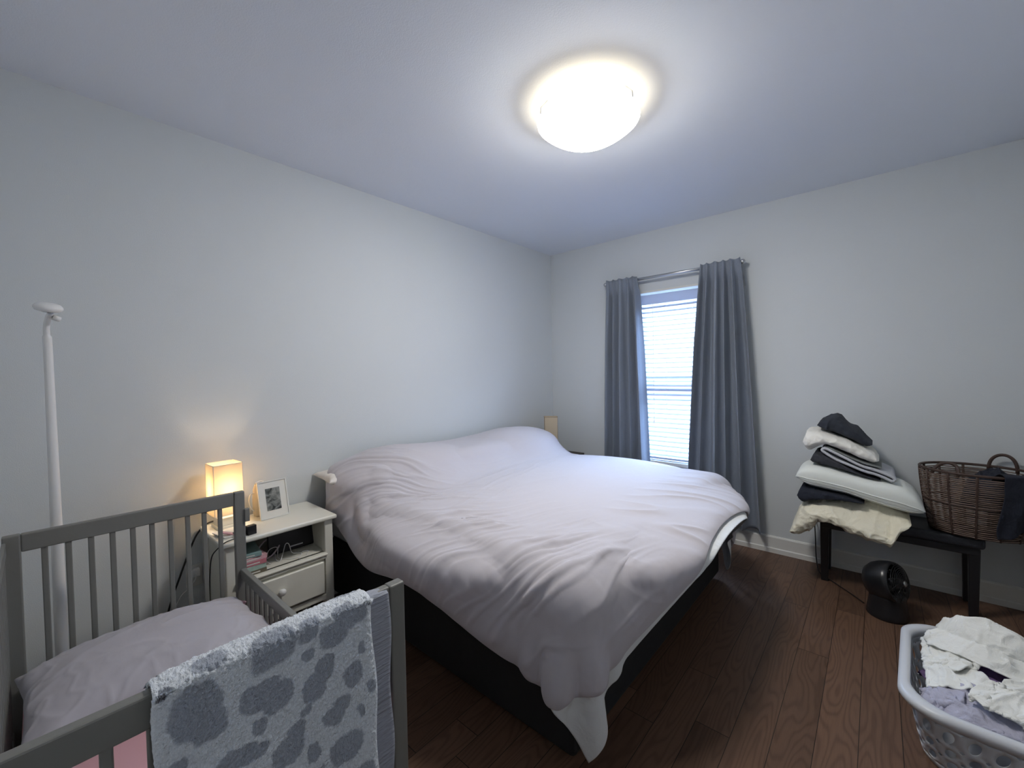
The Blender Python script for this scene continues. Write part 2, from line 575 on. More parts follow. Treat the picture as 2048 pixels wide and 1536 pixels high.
def baseboard(name, p0, p1, inward):
    """profiled board: thick shoe, flat face, eased cap"""
    prof = [(0, 0), (0.020, 0), (0.020, 0.034), (0.013, 0.040), (0.013, 0.118), (0.009, 0.127), (0, 0.130)]
    p0, p1, inward = Vector(p0), Vector(p1), Vector(inward)
    m = MB()
    vs = [p + inward * d + Vector((0, 0, h)) for p in (p0, p1) for d, h in prof]
    n = len(prof)
    fs = [(i, (i + 1) % n, n + (i + 1) % n, n + i) for i in range(n)] + [tuple(range(n)), tuple(range(n, 2 * n))[::-1]]
    m.add(vs, fs)
    return struct(m.build(name, M['trim']))
baseboard('baseboard_left', (X0, 0, 0), (0, 0, 0), (0, -1, 0))
baseboard('baseboard_right', (0, Y0, 0), (0, 0, 0), (-1, 0, 0))
baseboard('baseboard_front', (X0, Y0, 0), (0, Y0, 0), (0, 1, 0))
baseboard('baseboard_back', (X0, Y0, 0), (X0, 0, 0), (1, 0, 0))

# window: jamb liner, sashes, glass; thin casing strip at the head
wy0, wy1, wz0, wz1 = WIN['y0'], WIN['y1'], WIN['z0'], WIN['z1']
wb = MB()
wb.box(-0.004, 0.15, wy0, wy0 + 0.018, wz0, wz1)
wb.box(-0.004, 0.15, wy1 - 0.018, wy1, wz0, wz1)
wb.box(-0.004, 0.15, wy0, wy1, wz1 - 0.018, wz1)
wb.box(-0.030, 0.15, wy0 - 0.03, wy1 + 0.03, wz0 - 0.02, wz0 + 0.012)
win = struct(wb.build('window_1', M['trim'], bevel=0.002))
def sash(name, x, z0, z1):
    s = MB()
    a, b = wy0 + 0.018, wy1 - 0.018
    s.box(x, x + 0.03, a, a + 0.045, z0, z1)
    s.box(x, x + 0.03, b - 0.045, b, z0, z1)
    s.box(x, x + 0.03, a, b, z0, z0 + 0.045)
    s.box(x, x + 0.03, a, b, z1 - 0.045, z1)
    o = s.build(name, M['trim'], win, bevel=0.002)
    g = MB().box(x + 0.012, x + 0.016, a + 0.04, b - 0.04, z0 + 0.04, z1 - 0.04).build('pane', M['glass'], o)
sash('sash', 0.085, wz0 + 0.012, 1.40)
sash('sash', 0.117, 1.36, wz1 - 0.018)

# ------------------------------------------------------------------ window blind
bl = thing('window_blind', 'white horizontal slat blind hanging inside the bright window between the curtains', 'blind', (0.03, -1.31, 2.16))
def local(o):
    """build in world space, then hang under an Empty"""
    o.matrix_parent_inverse = o.parent.matrix_basis.inverted()
    return o
ya, yb = wy0 + 0.024, wy1 - 0.024
local(MB().box(-0.008, 0.004, ya, yb, 2.062, 2.150).build('valance', M['valance'], bl, bevel=0.004))
sl = MB()
z = 2.040
tilt = math.radians(31)
while z > 0.67:
    cx = 0.034
    hw = 0.0245
    n = 5
    vs, fs = [], []
    for side, y in enumerate((ya, yb)):
        for k in range(n):
            s = -1 + 2 * k / (n - 1)
            x = cx + s * hw * math.cos(tilt)
            zz = z - s * hw * math.sin(tilt) * -1 + 0.0025 * (1 - s * s)
            vs.append((x, y, zz)); vs.append((x, y, zz - 0.0028))
    for k in range(n - 1):
        a = 2 * k
        b_ = a + 2
        o_ = 2 * n
        fs += [(a, b_, b_ + o_, a + o_), (a + 1, a + 1 + o_, b_ + 1 + o_, b_ + 1)]
    fs += [(0, 2 * n, 2 * n + 1, 1), (2 * n - 2, 2 * n - 1, 4 * n - 1, 4 * n - 2)]
    sl.add(vs, fs)
    z -= 0.0427
local(sl.build('slats', M['blind'], bl, smooth=False))
local(MB().box(0.012, 0.056, ya, yb, 0.622, 0.642).build('bottom_rail', M['blind'], bl, bevel=0.004))
for y in (-1.033, -1.272, -1.515):
    local(MB().tube([(0.008, y, 2.07), (0.008, y, 0.64)], 0.0012, 6).tube([(0.059, y, 2.07), (0.059, y, 0.64)], 0.0012, 6)
          .build('ladder_cord', M['cord_white'], bl))
local(MB().tube([(-0.002, -1.155, 2.09), (-0.004, -1.158, 1.0)], 0.0022, 6).build('lift_cord', M['cord_white'], bl))
local(MB().tube([(-0.004, -1.158, 1.0), (-0.004, -1.158, 0.955)], [0.003, 0.007], 8).build('cord_tassel', M['white_plastic'], bl))

# ------------------------------------------------------------------ curtain rod and curtains
rod = thing('curtain_rod', 'slim brushed metal curtain rod with ball ends above the window', 'curtain rod', (-0.09, -1.32, 2.292))
RZ = 2.292
local(MB().tube([(-0.09, -0.735, RZ), (-0.09, -1.905, RZ)], 0.0125, 14).build('rod', M['chrome'], rod, smooth=True))
for y in (-0.722, -1.918):
    local(MB().sphere((-0.09, y, RZ), 0.021, 12).build('finial', M['chrome'], rod, smooth=True))
for y in (-0.765, -1.875):
    local(MB().tube([(0, y, RZ - 0.02), (-0.05, y, RZ - 0.014), (-0.09, y, RZ - 0.004)], 0.006, 8)
          .box(-0.006, 0, y - 0.014, y + 0.014, RZ - 0.05, RZ + 0.02).build('bracket', M['chrome'], rod))

def curtain(label, ytop, ybot, zbot, folds, seed, lean=0.0, phase=0.0):
    """pleated panel: folds tight at the rod, looser and deeper at the hem"""
    nu, nv = 240, 90
    u = np.linspace(0, 1, nu)[:, None] * np.ones((1, nv))
    t = np.ones((nu, 1)) * np.linspace(0, 1, nv)[None, :]
    y = ytop[0] + (ytop[1] - ytop[0]) * u
    e = np.clip(t * 1.0, 0, 1) ** 0.8
    y = y * (1 - e) + (ybot[0] + (ybot[1] - ybot[0]) * u) * e
    r = np.random.RandomState(seed)
    warp = u + 0.02 * np.sin(2 * PI * u * 2 + seed) + 0.012 * t * np.sin(2 * PI * u * 3 + seed * 2)
    ph = 2 * PI * folds * warp + phase
    amp = 0.024 + 0.030 * np.clip(t * 3, 0, 1) + 0.012 * t
    mod = 0.65 + 0.5 * np.sin(2 * PI * u * 1.7 + seed) ** 2
    s = np.sin(ph)
    shape = np.sign(s) * np.abs(s) ** 0.75
    x = -0.100 - lean * t - amp * shape * mod
    small = (0.005 * np.sin(ph * 2.1 + 2 * t + seed) + 0.0015 * np.sin(ph * 3.7 - 5 * t)) * (1 - 0.4 * t)
    x = x + small
    y = y + 0.012 * np.cos(ph) * (0.3 + t) * np.sign(ytop[1] - ytop[0])
    # gathered over the rod: cloth wraps around it, little ruffle above
    topz = 2.320
    wrap = np.clip(1 - t * nv / 6.0, 0, 1)
    x = np.minimum(x, -0.045) * (1 - wrap) + (-0.118 - 0.010 * shape) * wrap
    k_top = np.clip(t * 14, 0, 1)
    x = x * k_top + np.minimum(x, -0.106) * (1 - k_top)
    z = topz + (zbot - topz) * t + 0.004 * np.sin(ph + 1) * (t < 0.05)
    P = np.stack([x, y, z], -1)
    P = P + 0.0015 * pnoise(P, 9, seed)[..., None]
    o = grid_obj('curtain', P, M['curtain'], solid=0.0025)
    tag(o, label, 'curtain', 'grey window curtains')
    return o
curtain('grey curtain panel on the left side of the window, hanging behind the bed', (-0.742, -1.052), (-0.69, -1.160), 0.14, 4.6, 3, 0.01, 0.5)
curtain('wider grey curtain panel on the right side of the window, flaring outward at its hem', (-1.612, -1.905), (-1.500, -2.035), 0.175, 4.9, 11, 0.02, 2.0)

# ------------------------------------------------------------------ ceiling light
LX, LY, LZ, LR = -1.983, -1.660, 2.652, 0.243
cl = thing('ceiling_light', 'round frosted glass bowl ceiling light, switched on', 'ceiling light', (LX, LY, CEIL))
local(MB().lathe([(1e-4, CEIL - 0.0005), (0.11, CEIL - 0.0005), (0.11, CEIL - 0.018), (0.07, CEIL - 0.03), (1e-4, CEIL - 0.03)], (LX, LY, 0), 40)
      .build('canopy', M['white_plastic'], cl, smooth=True))
prof = []
for i in range(25):
    a = i / 24
    prof.append((max(1e-4, LR * a), LZ - 0.100 * (1 - a ** 2.2)))
prof_in = [(max(1e-4, r - 0.004), z_ + 0.005) for r, z_ in prof]
bowl = local(MB().lathe(prof, (LX, LY, 0), 72).build('bowl', M['bowl'], cl, smooth=True))
MB().lathe(prof_in + [(LR, LZ)], (LX, LY, 0), 72).build('bowl_dimming_shell', M['bowl_in'], bowl, smooth=True)  # added inner shell, weaker and warmer than the bowl, holds down the ceiling halo
for a in (math.radians(151), math.radians(-98), math.radians(25)):
    dx, dy = math.cos(a), math.sin(a)
    pts = [(LX + dx * (LR - 0.03), LY + dy * (LR - 0.03), LZ + 0.06), (LX + dx * (LR + 0.004), LY + dy * (LR + 0.004), LZ + 0.02),
           (LX + dx * (LR + 0.006), LY + dy * (LR + 0.006), LZ - 0.004), (LX + dx * (LR - 0.012), LY + dy * (LR - 0.012), LZ - 0.012)]
    local(MB().tube(pts, 0.0028, 8).build('clip', M['chrome'], cl, smooth=True))

# ------------------------------------------------------------------ bed
BX0, BX1, BY0, BY1 = -2.57, -0.66, -1.945, -0.05
bed = thing('bed', 'king size bed with black fabric base, covered by the mauve duvet', 'bed', ((BX0 + BX1) / 2, (BY0 + BY1) / 2, 0))
local(MB().box(BX0 + 0.03, BX1 - 0.03, BY0 + 0.05, BY1 + 0.02, 0.035, 0.40).build('bed_base', M['black_fabric'], bed, bevel=0.02, seg=3))  # black base carried down near the floor to stand in for under-bed shadow
local(MB().box(BX0 + 0.01, BX1 - 0.01, BY0 + 0.01, BY1, 0.40, 0.675).build('mattress', M['mattress'], bed, bevel=0.05, seg=4))
for x in (BX0 + 0.12, BX1 - 0.12):
    for y in (BY0 + 0.14, BY1 - 0.08):
        local(MB().tube([(x, y, 0.0), (x, y, 0.04)], [0.028, 0.032], 12).build('leg', M['black_wood'], bed))

def sdf_box(P, c, half, r):
    q0 = P - np.array(c)
    q = np.abs(q0) - (np.array(half) - r)
    mq = np.maximum(q, 0)
    L = np.linalg.norm(mq, axis=-1)
    inner = np.minimum(q.max(-1), 0)
    d = L + inner - r
    N = np.zeros_like(P)
    out = L > 1e-9
    N[out] = (np.sign(q0) * mq)[out] / L[out][:, None]
    k = q.argmax(-1)
    ii = np.where(~out)[0]
    N[ii, k[ii]] = np.sign(q0)[ii, k[ii]]
    return d, N

def sdf_ellip(P, c, rad):
    rad = np.array(rad)
    q = (P - np.array(c)) / rad
    L = np.linalg.norm(q, axis=-1) + 1e-9
    g = q / rad
    gl = np.linalg.norm(g, axis=-1) + 1e-9
    d = (L - 1) * L / gl
    return d, g / gl[:, None]

def simulate_cloth(X, hx, hy, colliders, steps=160, iters=14, pin=None, pin_to=None, bend=0.25, friction=0.5, damp=0.985, thick=0.01, floor=0.0, seed=1, wind=None):
    """position based cloth: X (nu, nv, 3) rest grid spacing hx, hy"""
    nu, nv = X.shape[:2]
    prev = X.copy()
    g = np.array([0, 0, -9.81])
    dt = 1 / 60
    def con(A, B, rest, k):
        d = B - A
        L = np.linalg.norm(d, axis=-1, keepdims=True) + 1e-9
        c = d * (0.5 * k * (L - rest) / L)
        A += c
        B -= c
    hd = math.hypot(hx, hy)
    for s in range(steps):
        v = (X - prev) * damp
        sp = np.linalg.norm(v, axis=-1, keepdims=True)
        v *= np.minimum(1, 0.03 / np.maximum(sp, 1e-9))
        prev = X.copy()
        X = X + v + g * dt * dt
        if wind is not None: X = X + wind(X, s)
        for it in range(iters):
            for par in (0, 1):
                n = (nu - 1 - par) // 2 * 2
                A = X[par:par + n:2]; B = X[par + 1:par + 1 + n:2]
                con(A, B, hx, 1.0)
                n = (nv - 1 - par) // 2 * 2
                A = X[:, par:par + n:2]; B = X[:, par + 1:par + 1 + n:2]
                con(A, B, hy, 1.0)
            for par in (0, 1):
                A = X[par:-1:2, :-1]; B = X[par + 1::2, 1:]
                m = min(len(A), len(B)); con(A[:m], B[:m], hd, 0.35)
                A = X[par:-1:2, 1:]; B = X[par + 1::2, :-1]
                m = min(len(A), len(B)); con(A[:m], B[:m], hd, 0.35)
            if bend and it % 2 == 0:
                for q in range(4):
                    A = X[q:-2:4]; B = X[q + 2::4]
                    m = min(len(A), len(B)); con(A[:m], B[:m], 2 * hx, bend)
                    A = X[:, q:-2:4]; B = X[:, q + 2::4]
                    m = min(A.shape[1], B.shape[1]); con(A[:, :m], B[:, :m], 2 * hy, bend)
            if it % 3 == 2 or it == iters - 1:
                F = X.reshape(-1, 3)
                pf = prev.reshape(-1, 3)
                for fn in colliders:
                    d, N = fn(F)
                    hit = d < thick
                    if hit.any():
                        push = (thick - d[hit])[:, None] * N[hit]
                        F[hit] += push
                        mv = F[hit] - pf[hit]
                        tn = mv - (mv * N[hit]).sum(-1, keepdims=True) * N[hit]
                        F[hit] -= tn * friction * 0.3
                lo = F[:, 2] < floor + thick
                F[lo, 2] = floor + thick
                X = F.reshape(nu, nv, 3)
            if pin is not None:
                X = pin(X, s)
    return X

def resample(X, uu, vv):
    """smooth (Catmull-Rom) sampling of a grid at fractional indices"""
    nu, nv = X.shape[:2]
    def w(t):
        return np.stack([-0.5 * t + t ** 2 - 0.5 * t ** 3, 1 - 2.5 * t ** 2 + 1.5 * t ** 3, 0.5 * t + 2 * t ** 2 - 1.5 * t ** 3, -0.5 * t ** 2 + 0.5 * t ** 3], -1)
    iu = np.clip(np.floor(uu).astype(int), 0, nu - 2); fu = uu - iu
    iv = np.clip(np.floor(vv).astype(int), 0, nv - 2); fv = vv - iv
    wu, wv = w(fu), w(fv)
    out = 0
    for a in range(4):
        ia = np.clip(iu + a - 1, 0, nu - 1)
        row = 0
        for b in range(4):
            ib = np.clip(iv + b - 1, 0, nv - 1)
            row = row + X[ia, ib] * wv[..., b:b + 1]
        out = out + row * wu[..., a:a + 1]
    return out

def grid_normals(P):
    du = np.gradient(P, axis=0)
    dv = np.gradient(P, axis=1)
    n = np.cross(du, dv)
    return n / (np.linalg.norm(n, axis=-1, keepdims=True) + 1e-12)

OV_L, OV_R, OV_F = 0.265, 0.29, 0.285        # overhang of the white sheet under the duvet
CX0, CX1, CY0, CY1 = BX0 - OV_L, BX1 + OV_R, BY0 - OV_F, -0.085
H = 0.026
nu = int((CX1 - CX0) / H) + 1
nv = int((CY1 - CY0) / H) + 1
hx, hy = (CX1 - CX0) / (nu - 1) * 1.012, (CY1 - CY0) / (nv - 1) * 1.012
gx, gy = np.meshgrid(np.linspace(CX0, CX1, nu), np.linspace(CY1, CY0, nv), indexing='ij')
X = np.stack([gx, gy, np.full_like(gx, 0.96)], -1)
X[..., 2] += 0.03 * pnoise(X * np.array([1, 1, 0]), 4, 3)
_hx = np.linspace(CX0, CX1, nu)
# height line of the head edge over the pillows
head_z = np.interp(_hx, [-2.90, -2.72, -2.64, -2.50, -2.2, -1.9, -1.55, -1.25, -1.0, -0.8, -0.62, -0.45, -0.36], [0.42, 0.55, 0.72, 0.885, 0.915, 0.908, 0.895, 0.905, 0.925, 0.915, 0.83, 0.70, 0.6])
head_x = np.interp(_hx, [-2.90, -2.72, -2.5, -0.7, -0.5, -0.36], [-2.69, -2.66, -2.50, -0.70, -0.60, -0.56])
def pin_head(X, s):
    k = min(1, s / 40)
    X[:, 0, 1] = CY1
    X[:, 0, 2] = np.minimum(X[:, 0, 2], head_z * k + 0.98 * (1 - k))
    X[:, 0, 2] = np.maximum(X[:, 0, 2], head_z * k)
    return X
colls = [
    lambda P: sdf_box(P, ((BX0 + BX1) / 2, (BY0 + BY1) / 2, -0.20), ((BX1 - BX0) / 2, (BY1 - BY0) / 2, 0.88), 0.09),
    lambda P: sdf_ellip(P, (-2.12, -0.29, 0.77), (0.47, 0.27, 0.135)),
    lambda P: sdf_ellip(P, (-1.02, -0.30, 0.76), (0.46, 0.28, 0.150)),
    lambda P: sdf_box(P, (-1.6, -0.30, 0.72), (0.9, 0.22, 0.13), 0.10),
    lambda P: sdf_ellip(P, (-1.55, -1.15, 0.60), (1.15, 1.05, 0.115)),
]
X = simulate_cloth(X, hx, hy, colls, steps=150, iters=12, pin=pin_head, bend=0.30, friction=0.55, thick=0.022, seed=2)
CLOTH = X

WU, WV = CX1 - CX0, CY1 - CY0
def cloth_patch(n_u, n_v, left, right, head, foot):
    """sample the cloth on a quad whose four edges are inset by margins (metres)"""
    a = np.linspace(0, 1, n_u)[:, None] * np.ones((1, n_v))
    b = np.ones((n_u, 1)) * np.linspace(0, 1, n_v)[None, :]
    u, v = a * WU, b * WV
    for _ in range(3):
        l, r_, h, f = left(v), right(v), head(u), foot(u)
        u = l + a * (WU - l - r_)
        v = h + b * (WV - h - f)
    return resample(CLOTH, u / WU * (nu - 1), v / WV * (nv - 1)), u, v
def bell(d, s_): return np.exp(-(d / s_) ** 2)

# the white sheet shows as a thin edge at the foot and as the long hanging corners
SP, su, sv = cloth_patch(330, 330, lambda v: 0.10 - 0.035 * bell(WV - v, 0.16), lambda v: 0.09 - 0.09 * bell(WV - v, 0.14),
                         lambda u: 0.6 + 0 * u, lambda u: 0.076 - 0.015 * bell(u, 0.18) - 0.07 * bell(WU - u, 0.15))
SN = grid_normals(SP)
if SN[150, 150, 2] < 0: SN = -SN
SP = SP + SN * 0.002
o = grid_obj('bed_sheet', SP, M['sheet'], solid=0.002)
tag(o, 'white sheet edge and pointed corner hanging out below the duvet at the bed foot', 'sheet')

# duvet cover: its foot hem stops short of the sheet, its corners are drawn in
DU, DV = 620, 560
DP, u_m, v_m = cloth_patch(DU, DV, lambda v: 0.070 + 0.18 * bell(WV - v, 0.13) + 0.015 * np.sin(v * 7),
                           lambda v: 0.06 + 0.03 * bell(WV - v, 0.10),
                           lambda u: 0.005 + 0.055 * bell(u, 0.38) + 0.05 * bell(WU - u, 0.30),
                           lambda u: 0.115 + 0.195 * bell(u, 0.20) - 0.02 * bell(WU - u, 0.16) + 0.010 * np.sin(u * 6))
DN = grid_normals(DP)
if DN[DU // 2, DV // 2, 2] < 0: DN = -DN
ia = np.linspace(0, 1, DU)[:, None] * np.ones((1, DV)); ib = np.ones((DU, 1)) * np.linspace(0, 1, DV)[None, :]
edge = np.minimum(np.minimum(ia, 1 - ia) * WU, np.minimum(ib, 1 - ib) * WV)
puff = 0.018 * (1 - np.exp(-edge / 0.035)) + 0.007
# pulled creases that fan across the left side, running up and away from the pillows
W1 = np.stack([u_m, v_m, 0 * u_m], -1)
wp = 0.07 * pnoise(W1, 3.0, 61)
fan = 0.65 + 0.25 * np.sin(v_m * 2.2)
q = (v_m + wp) - fan * u_m
p_ = (v_m + u_m)
Q1 = np.stack([q * 6.2, p_ * 1.15, 0 * q], -1)
Q2 = np.stack([q * 13.0 + 0.3 * wp, p_ * 2.4, 0 * q + 3], -1)
c1 = np.clip(ridged(Q1, 1.0, 5), -0.1, 1) * 0.021
c2 = np.clip(ridged(Q2, 1.0, 9), -0.1, 1) * 0.009
left_w = np.clip((0.95 - u_m) / 0.45, 0, 1) ** 1.3 * np.clip((u_m - 0.06) / 0.05, 0, 1)
patchy = np.clip(0.65 + 1.3 * pnoise(W1, 2.3, 71), 0.1, 1.3)
# soft ripples over the top behind the pillows and at the foot drop
Q3 = np.stack([u_m * 1.6, v_m * 7.5 + 0.7 * pnoise(W1, 2.0, 15), 0 * q], -1)
c3 = np.clip(ridged(Q3, 1.0, 23), 0, 1) * 0.006 * np.clip(1 - np.abs(v_m - 0.75) / 0.5, 0, 1) * np.clip((1.9 - u_m) / 0.6, 0, 1)
Q4 = np.stack([(u_m + 0.05 * pnoise(W1, 3, 77)) * 7.0 - v_m * 3.0, v_m * 2.0, 0 * q + 8], -1)
c4 = np.clip(ridged(Q4, 1.0, 29), -0.1, 1) * 0.013 * np.clip((v_m - (WV - 0.62)) / 0.2, 0, 1)
DP = DP + DN * ((puff + ((c1 + c2) * left_w * patchy + c3 + c4 * (1 - left_w)) * (1 - np.exp(-edge / 0.04))))[..., None]
o = grid_obj('duvet', DP, M['duvet'], solid=0.010, offset=-1)
tag(o, 'large rumpled mauve-grey duvet spread over the king size bed', 'duvet')

# ------------------------------------------------------------------ pillow shapes
def pillow_obj(name, a, b, th, material, xf, seed=1, p=2.6, concave=0.07, wrinkle=0.006, n=72, bend=None, parent=None, flange=0.0):
    """closed pillow: half sizes a, b, half thickness th; xf maps local to world"""
    u = np.linspace(-1, 1, n)[:, None] * np.ones((1, n))
    v = np.ones((n, 1)) * np.linspace(-1, 1, n)[None, :]
    uu_, vv_ = np.sin(u * PI / 2) * 0.35 + u * 0.65, np.sin(v * PI / 2) * 0.35 + v * 0.65
    x = a * uu_ * (1 - concave * (1 - vv_ ** 2))
    y = b * vv_ * (1 - concave * (1 - uu_ ** 2))
    prof = (np.clip(1 - np.abs(uu_) ** p, 0, 1) * np.clip(1 - np.abs(vv_) ** p, 0, 1)) ** 0.5
    verts, faces = [], []
    for sgn in (1, -1):
        z = sgn * th * prof
        P = np.stack([x, y, z], -1)
        edge = np.clip(np.maximum(np.abs(uu_), np.abs(vv_)), 0, 1)
        wv = wrinkle * (ridged(np.stack([x * 0.8 + y * 0.3, y * 1.7, z * 0 + sgn], -1), 5.0, seed) * (0.3 + edge ** 3) +
                        0.5 * ridged(np.stack([x * 2 - y, y + x, z * 0 + sgn], -1), 9.0, seed + 3) * edge ** 2)
        P[..., 2] += sgn * wv * np.clip(prof * 4, 0, 1)
        P[..., 0] += 0.004 * pnoise(P, 12, seed)
        P[..., 1] += 0.004 * pnoise(P, 12, seed + 5)
        if bend is not None: P = bend(P)
        F = P.reshape(-1, 3)
        F = (np.array([[*r] for r in xf.to_3x3()]) @ F.T).T + np.array(xf.translation)
        off = len(verts)
        verts += [tuple(q) for q in F]
        fs = grid_faces(n, n)
        faces += [tuple(i + off for i in (f if sgn > 0 else f[::-1])) for f in fs]
    o = link_mesh(name, verts, faces, material, parent)
    bm = bmesh.new(); bm.from_mesh(o.data)
    bmesh.ops.remove_doubles(bm, verts=bm.verts, dist=0.0012)
    bmesh.ops.recalc_face_normals(bm, faces=bm.faces)
    bm.to_mesh(o.data); bm.free()
    return o

def XF(loc, rx=0, ry=0, rz=0):
    return Matrix.Translation(loc) @ Matrix.Rotation(math.radians(rz), 4, 'Z') @ Matrix.Rotation(math.radians(ry), 4, 'Y') @ Matrix.Rotation(math.radians(rx), 4, 'X')

o = pillow_obj('bed_pillow', 0.36, 0.155, 0.062, M['pillowcase'], XF((-2.300, -0.205, 0.790), ry=5, rz=-7), seed=4)
tag(o, 'white pillow corner poking out from under the duvet beside the white nightstand', 'pillow')

# ------------------------------------------------------------------ white nightstand
NX0, NX1, NY0, NZ = -3.238, -2.682, -0.42, 0.665
ns = thing('nightstand', 'cream white nightstand with open shelf and one drawer', 'nightstand', ((NX0 + NX1) / 2, -0.22, 0))
NM = M['white_lacquer']
local(MB().box(NX0, NX1, NY0, -0.022, NZ - 0.024, NZ).build('top', NM, ns, bevel=0.009, seg=3))
a0, a1 = NX0 + 0.022, NX1 - 0.018
yf, yb_ = NY0 + 0.022, -0.03
for xs in ((a0, a0 + 0.045), (a1 - 0.045, a1)):
    local(MB().box(xs[0], xs[1], yf, yf + 0.045, 0, NZ - 0.024).box(xs[0] + 0.008, xs[1] - 0.008, yf + 0.045, yb_ - 0.04, 0.16, NZ - 0.024)
          .box(xs[0], xs[1], yb_ - 0.04, yb_, 0, NZ - 0.024).build('side_panel', NM, ns, bevel=0.004))
local(MB().box(a0 + 0.04, a1 - 0.04, yb_ - 0.012, yb_, 0.16, NZ - 0.024).build('back_panel', NM, ns))
local(MB().box(a0 + 0.01, a1 - 0.01, yf + 0.01, yb_ - 0.01, 0.446, 0.462).box(a0 + 0.042, a1 - 0.042, yf - 0.012, yf + 0.03, 0.430, 0.462)
      .box(a0 + 0.038, a1 - 0.038, yf - 0.02, yf + 0.01, 0.448, 0.458).build('shelf', NM, ns, bevel=0.004))
local(MB().box(a0 + 0.045, a1 - 0.045, yf - 0.002, yf + 0.02, 0.196, 0.226).box(a0 + 0.03, a1 - 0.03, yf + 0.02, yb_, 0.196, 0.206).build('bottom_rail', NM, ns, bevel=0.003))
dr = local(MB().box(a0 + 0.050, a1 - 0.050, yf + 0.0, yf + 0.30, 0.232, 0.426).box(a0 + 0.060, a1 - 0.060, yf - 0.018, yf + 0.002, 0.242, 0.418)
           .build('drawer', NM, ns, bevel=0.006, seg=3))
kn = MB().lathe([(1e-4, -0.034), (0.010, -0.033), (0.0165, -0.027), (0.018, -0.020), (0.014, -0.012), (0.008, -0.006), (0.009, 0.0)], (-2.985, yf - 0.018, 0.345), 24, axis='y')
kn = kn.build('knob', M['white_plastic'], dr, smooth=True)

# ------------------------------------------------------------------ dark nightstand in the far corner
ns2 = thing('nightstand', 'dark wood nightstand in the far corner, mostly hidden behind the bed', 'nightstand', (-0.30, -0.24, 0))
local(MB().box(-0.56, -0.05, -0.43, -0.03, 0.585, 0.605).build('top', M['dark_wood'], ns2, bevel=0.004))
local(MB().box(-0.54, -0.07, -0.41, -0.04, 0.30, 0.585).build('body', M['dark_wood'], ns2, bevel=0.004))
for x in (-0.52, -0.09):
    for y in (-0.39, -0.06):
        local(MB().box(x - 0.02, x + 0.02, y - 0.02, y + 0.02, 0.0, 0.30).build('leg', M['dark_wood'], ns2, bevel=0.003))
d2 = local(MB().box(-0.52, -0.09, -0.425, -0.40, 0.42, 0.57).build('drawer', M['dark_wood'], ns2, bevel=0.005))

# ------------------------------------------------------------------ box shade table lamps
def table_lamp(label, x, y, zt, rot, base_mat, lit):
    t = thing('table_lamp', label, 'lamp', (x, y, zt), rot, 'box shade table lamps')
    hw, z0, z1 = (0.067, 0.072, 0.335) if lit else (0.067, 0.132, 0.395)
    s = MB()
    n = 14
    def ring(h, r=hw):
        rr = 0.010
        out = []
        for cx_, cy_, a_ in ((r - rr, r - rr, 0), (-r + rr, r - rr, 90), (-r + rr, -r + rr, 180), (r - rr, -r + rr, 270)):
            for k in range(4):
                q = math.radians(a_ + 30 * k)
                out.append((cx_ + rr * math.cos(q), cy_ + rr * math.sin(q), h))
        return out
    rings = [ring(z0), ring((z0 + z1) / 2), ring(z1), ring(z1, hw - 0.002), ring((z0 + z1) / 2, hw - 0.002), ring(z0, hw - 0.002)]
    m = len(rings[0])
    vs = [p for r in rings for p in r]
    fs = [(i * m + k, i * m + (k + 1) % m, (i + 1) * m + (k + 1) % m, (i + 1) * m + k) for i in range(5) for k in range(m)]
    fs += [(5 * m + k, 5 * m + (k + 1) % m, (k + 1) % m, k) for k in range(m)]
    s.add(vs, fs)
    s.build('shade', M['shade_warm'], t)
    wr = MB()
    for h in (z0 + 0.001, z1 - 0.001):
        wr.tube([(p[0] * 1.004, p[1] * 1.004, h) for p in ring(h)], 0.0014, 6, closed=True)
    for cx_, cy_ in ((hw, hw), (-hw, hw), (-hw, -hw), (hw, -hw)):
        wr.tube([(cx_ * 0.97, cy_ * 0.97, z0), (cx_ * 0.97, cy_ * 0.97, z1)], 0.0012, 6)
    wr.tube([(-hw + 0.003, 0, z1 - 0.03), (hw - 0.003, 0, z1 - 0.03)], 0.0018, 6).tube([(0, 0, z1 - 0.03), (0, 0, 0.16)], 0.003, 6)
    wr.build('shade_frame', M['cord_white'] if lit else M['wicker'], t)
    MB().box(-0.052, 0.052, -0.052, 0.052, 0.0, 0.014).box(-0.044, 0.044, -0.044, 0.044, 0.014, 0.056).box(-0.012, 0.012, -0.012, 0.012, 0.056, z0 + 0.03).build('base', base_mat, t, bevel=0.002)
    bulb = MB().lathe([(1e-4, 0.185), (0.016, 0.180), (0.024, 0.165), (0.022, 0.148), (0.012, 0.125), (0.011, 0.10), (1e-4, 0.10)], (0, 0, 0), 20)
    bulb.build('bulb', M['bulb_on'] if lit else M['white_plastic'], t, smooth=True)
    return t
M['bulb_on'] = emit_mat('bulb_glow', (1.0, 0.8, 0.55), 8.0)
l1 = table_lamp('lit table lamp with glowing parchment box shade on the white nightstand', -3.145, -0.135, NZ, math.radians(2), M['white_lacquer'], True)
l2 = table_lamp('unlit table lamp with beige box shade in the far corner beyond the bed', -0.365, -0.235, 0.605, math.radians(38), M['black_wood'], False)
point_light('lamp_bulb_light', (-3.145, -0.135, NZ + 0.21), 1.0, (1.0, 0.78, 0.55), 0.022)

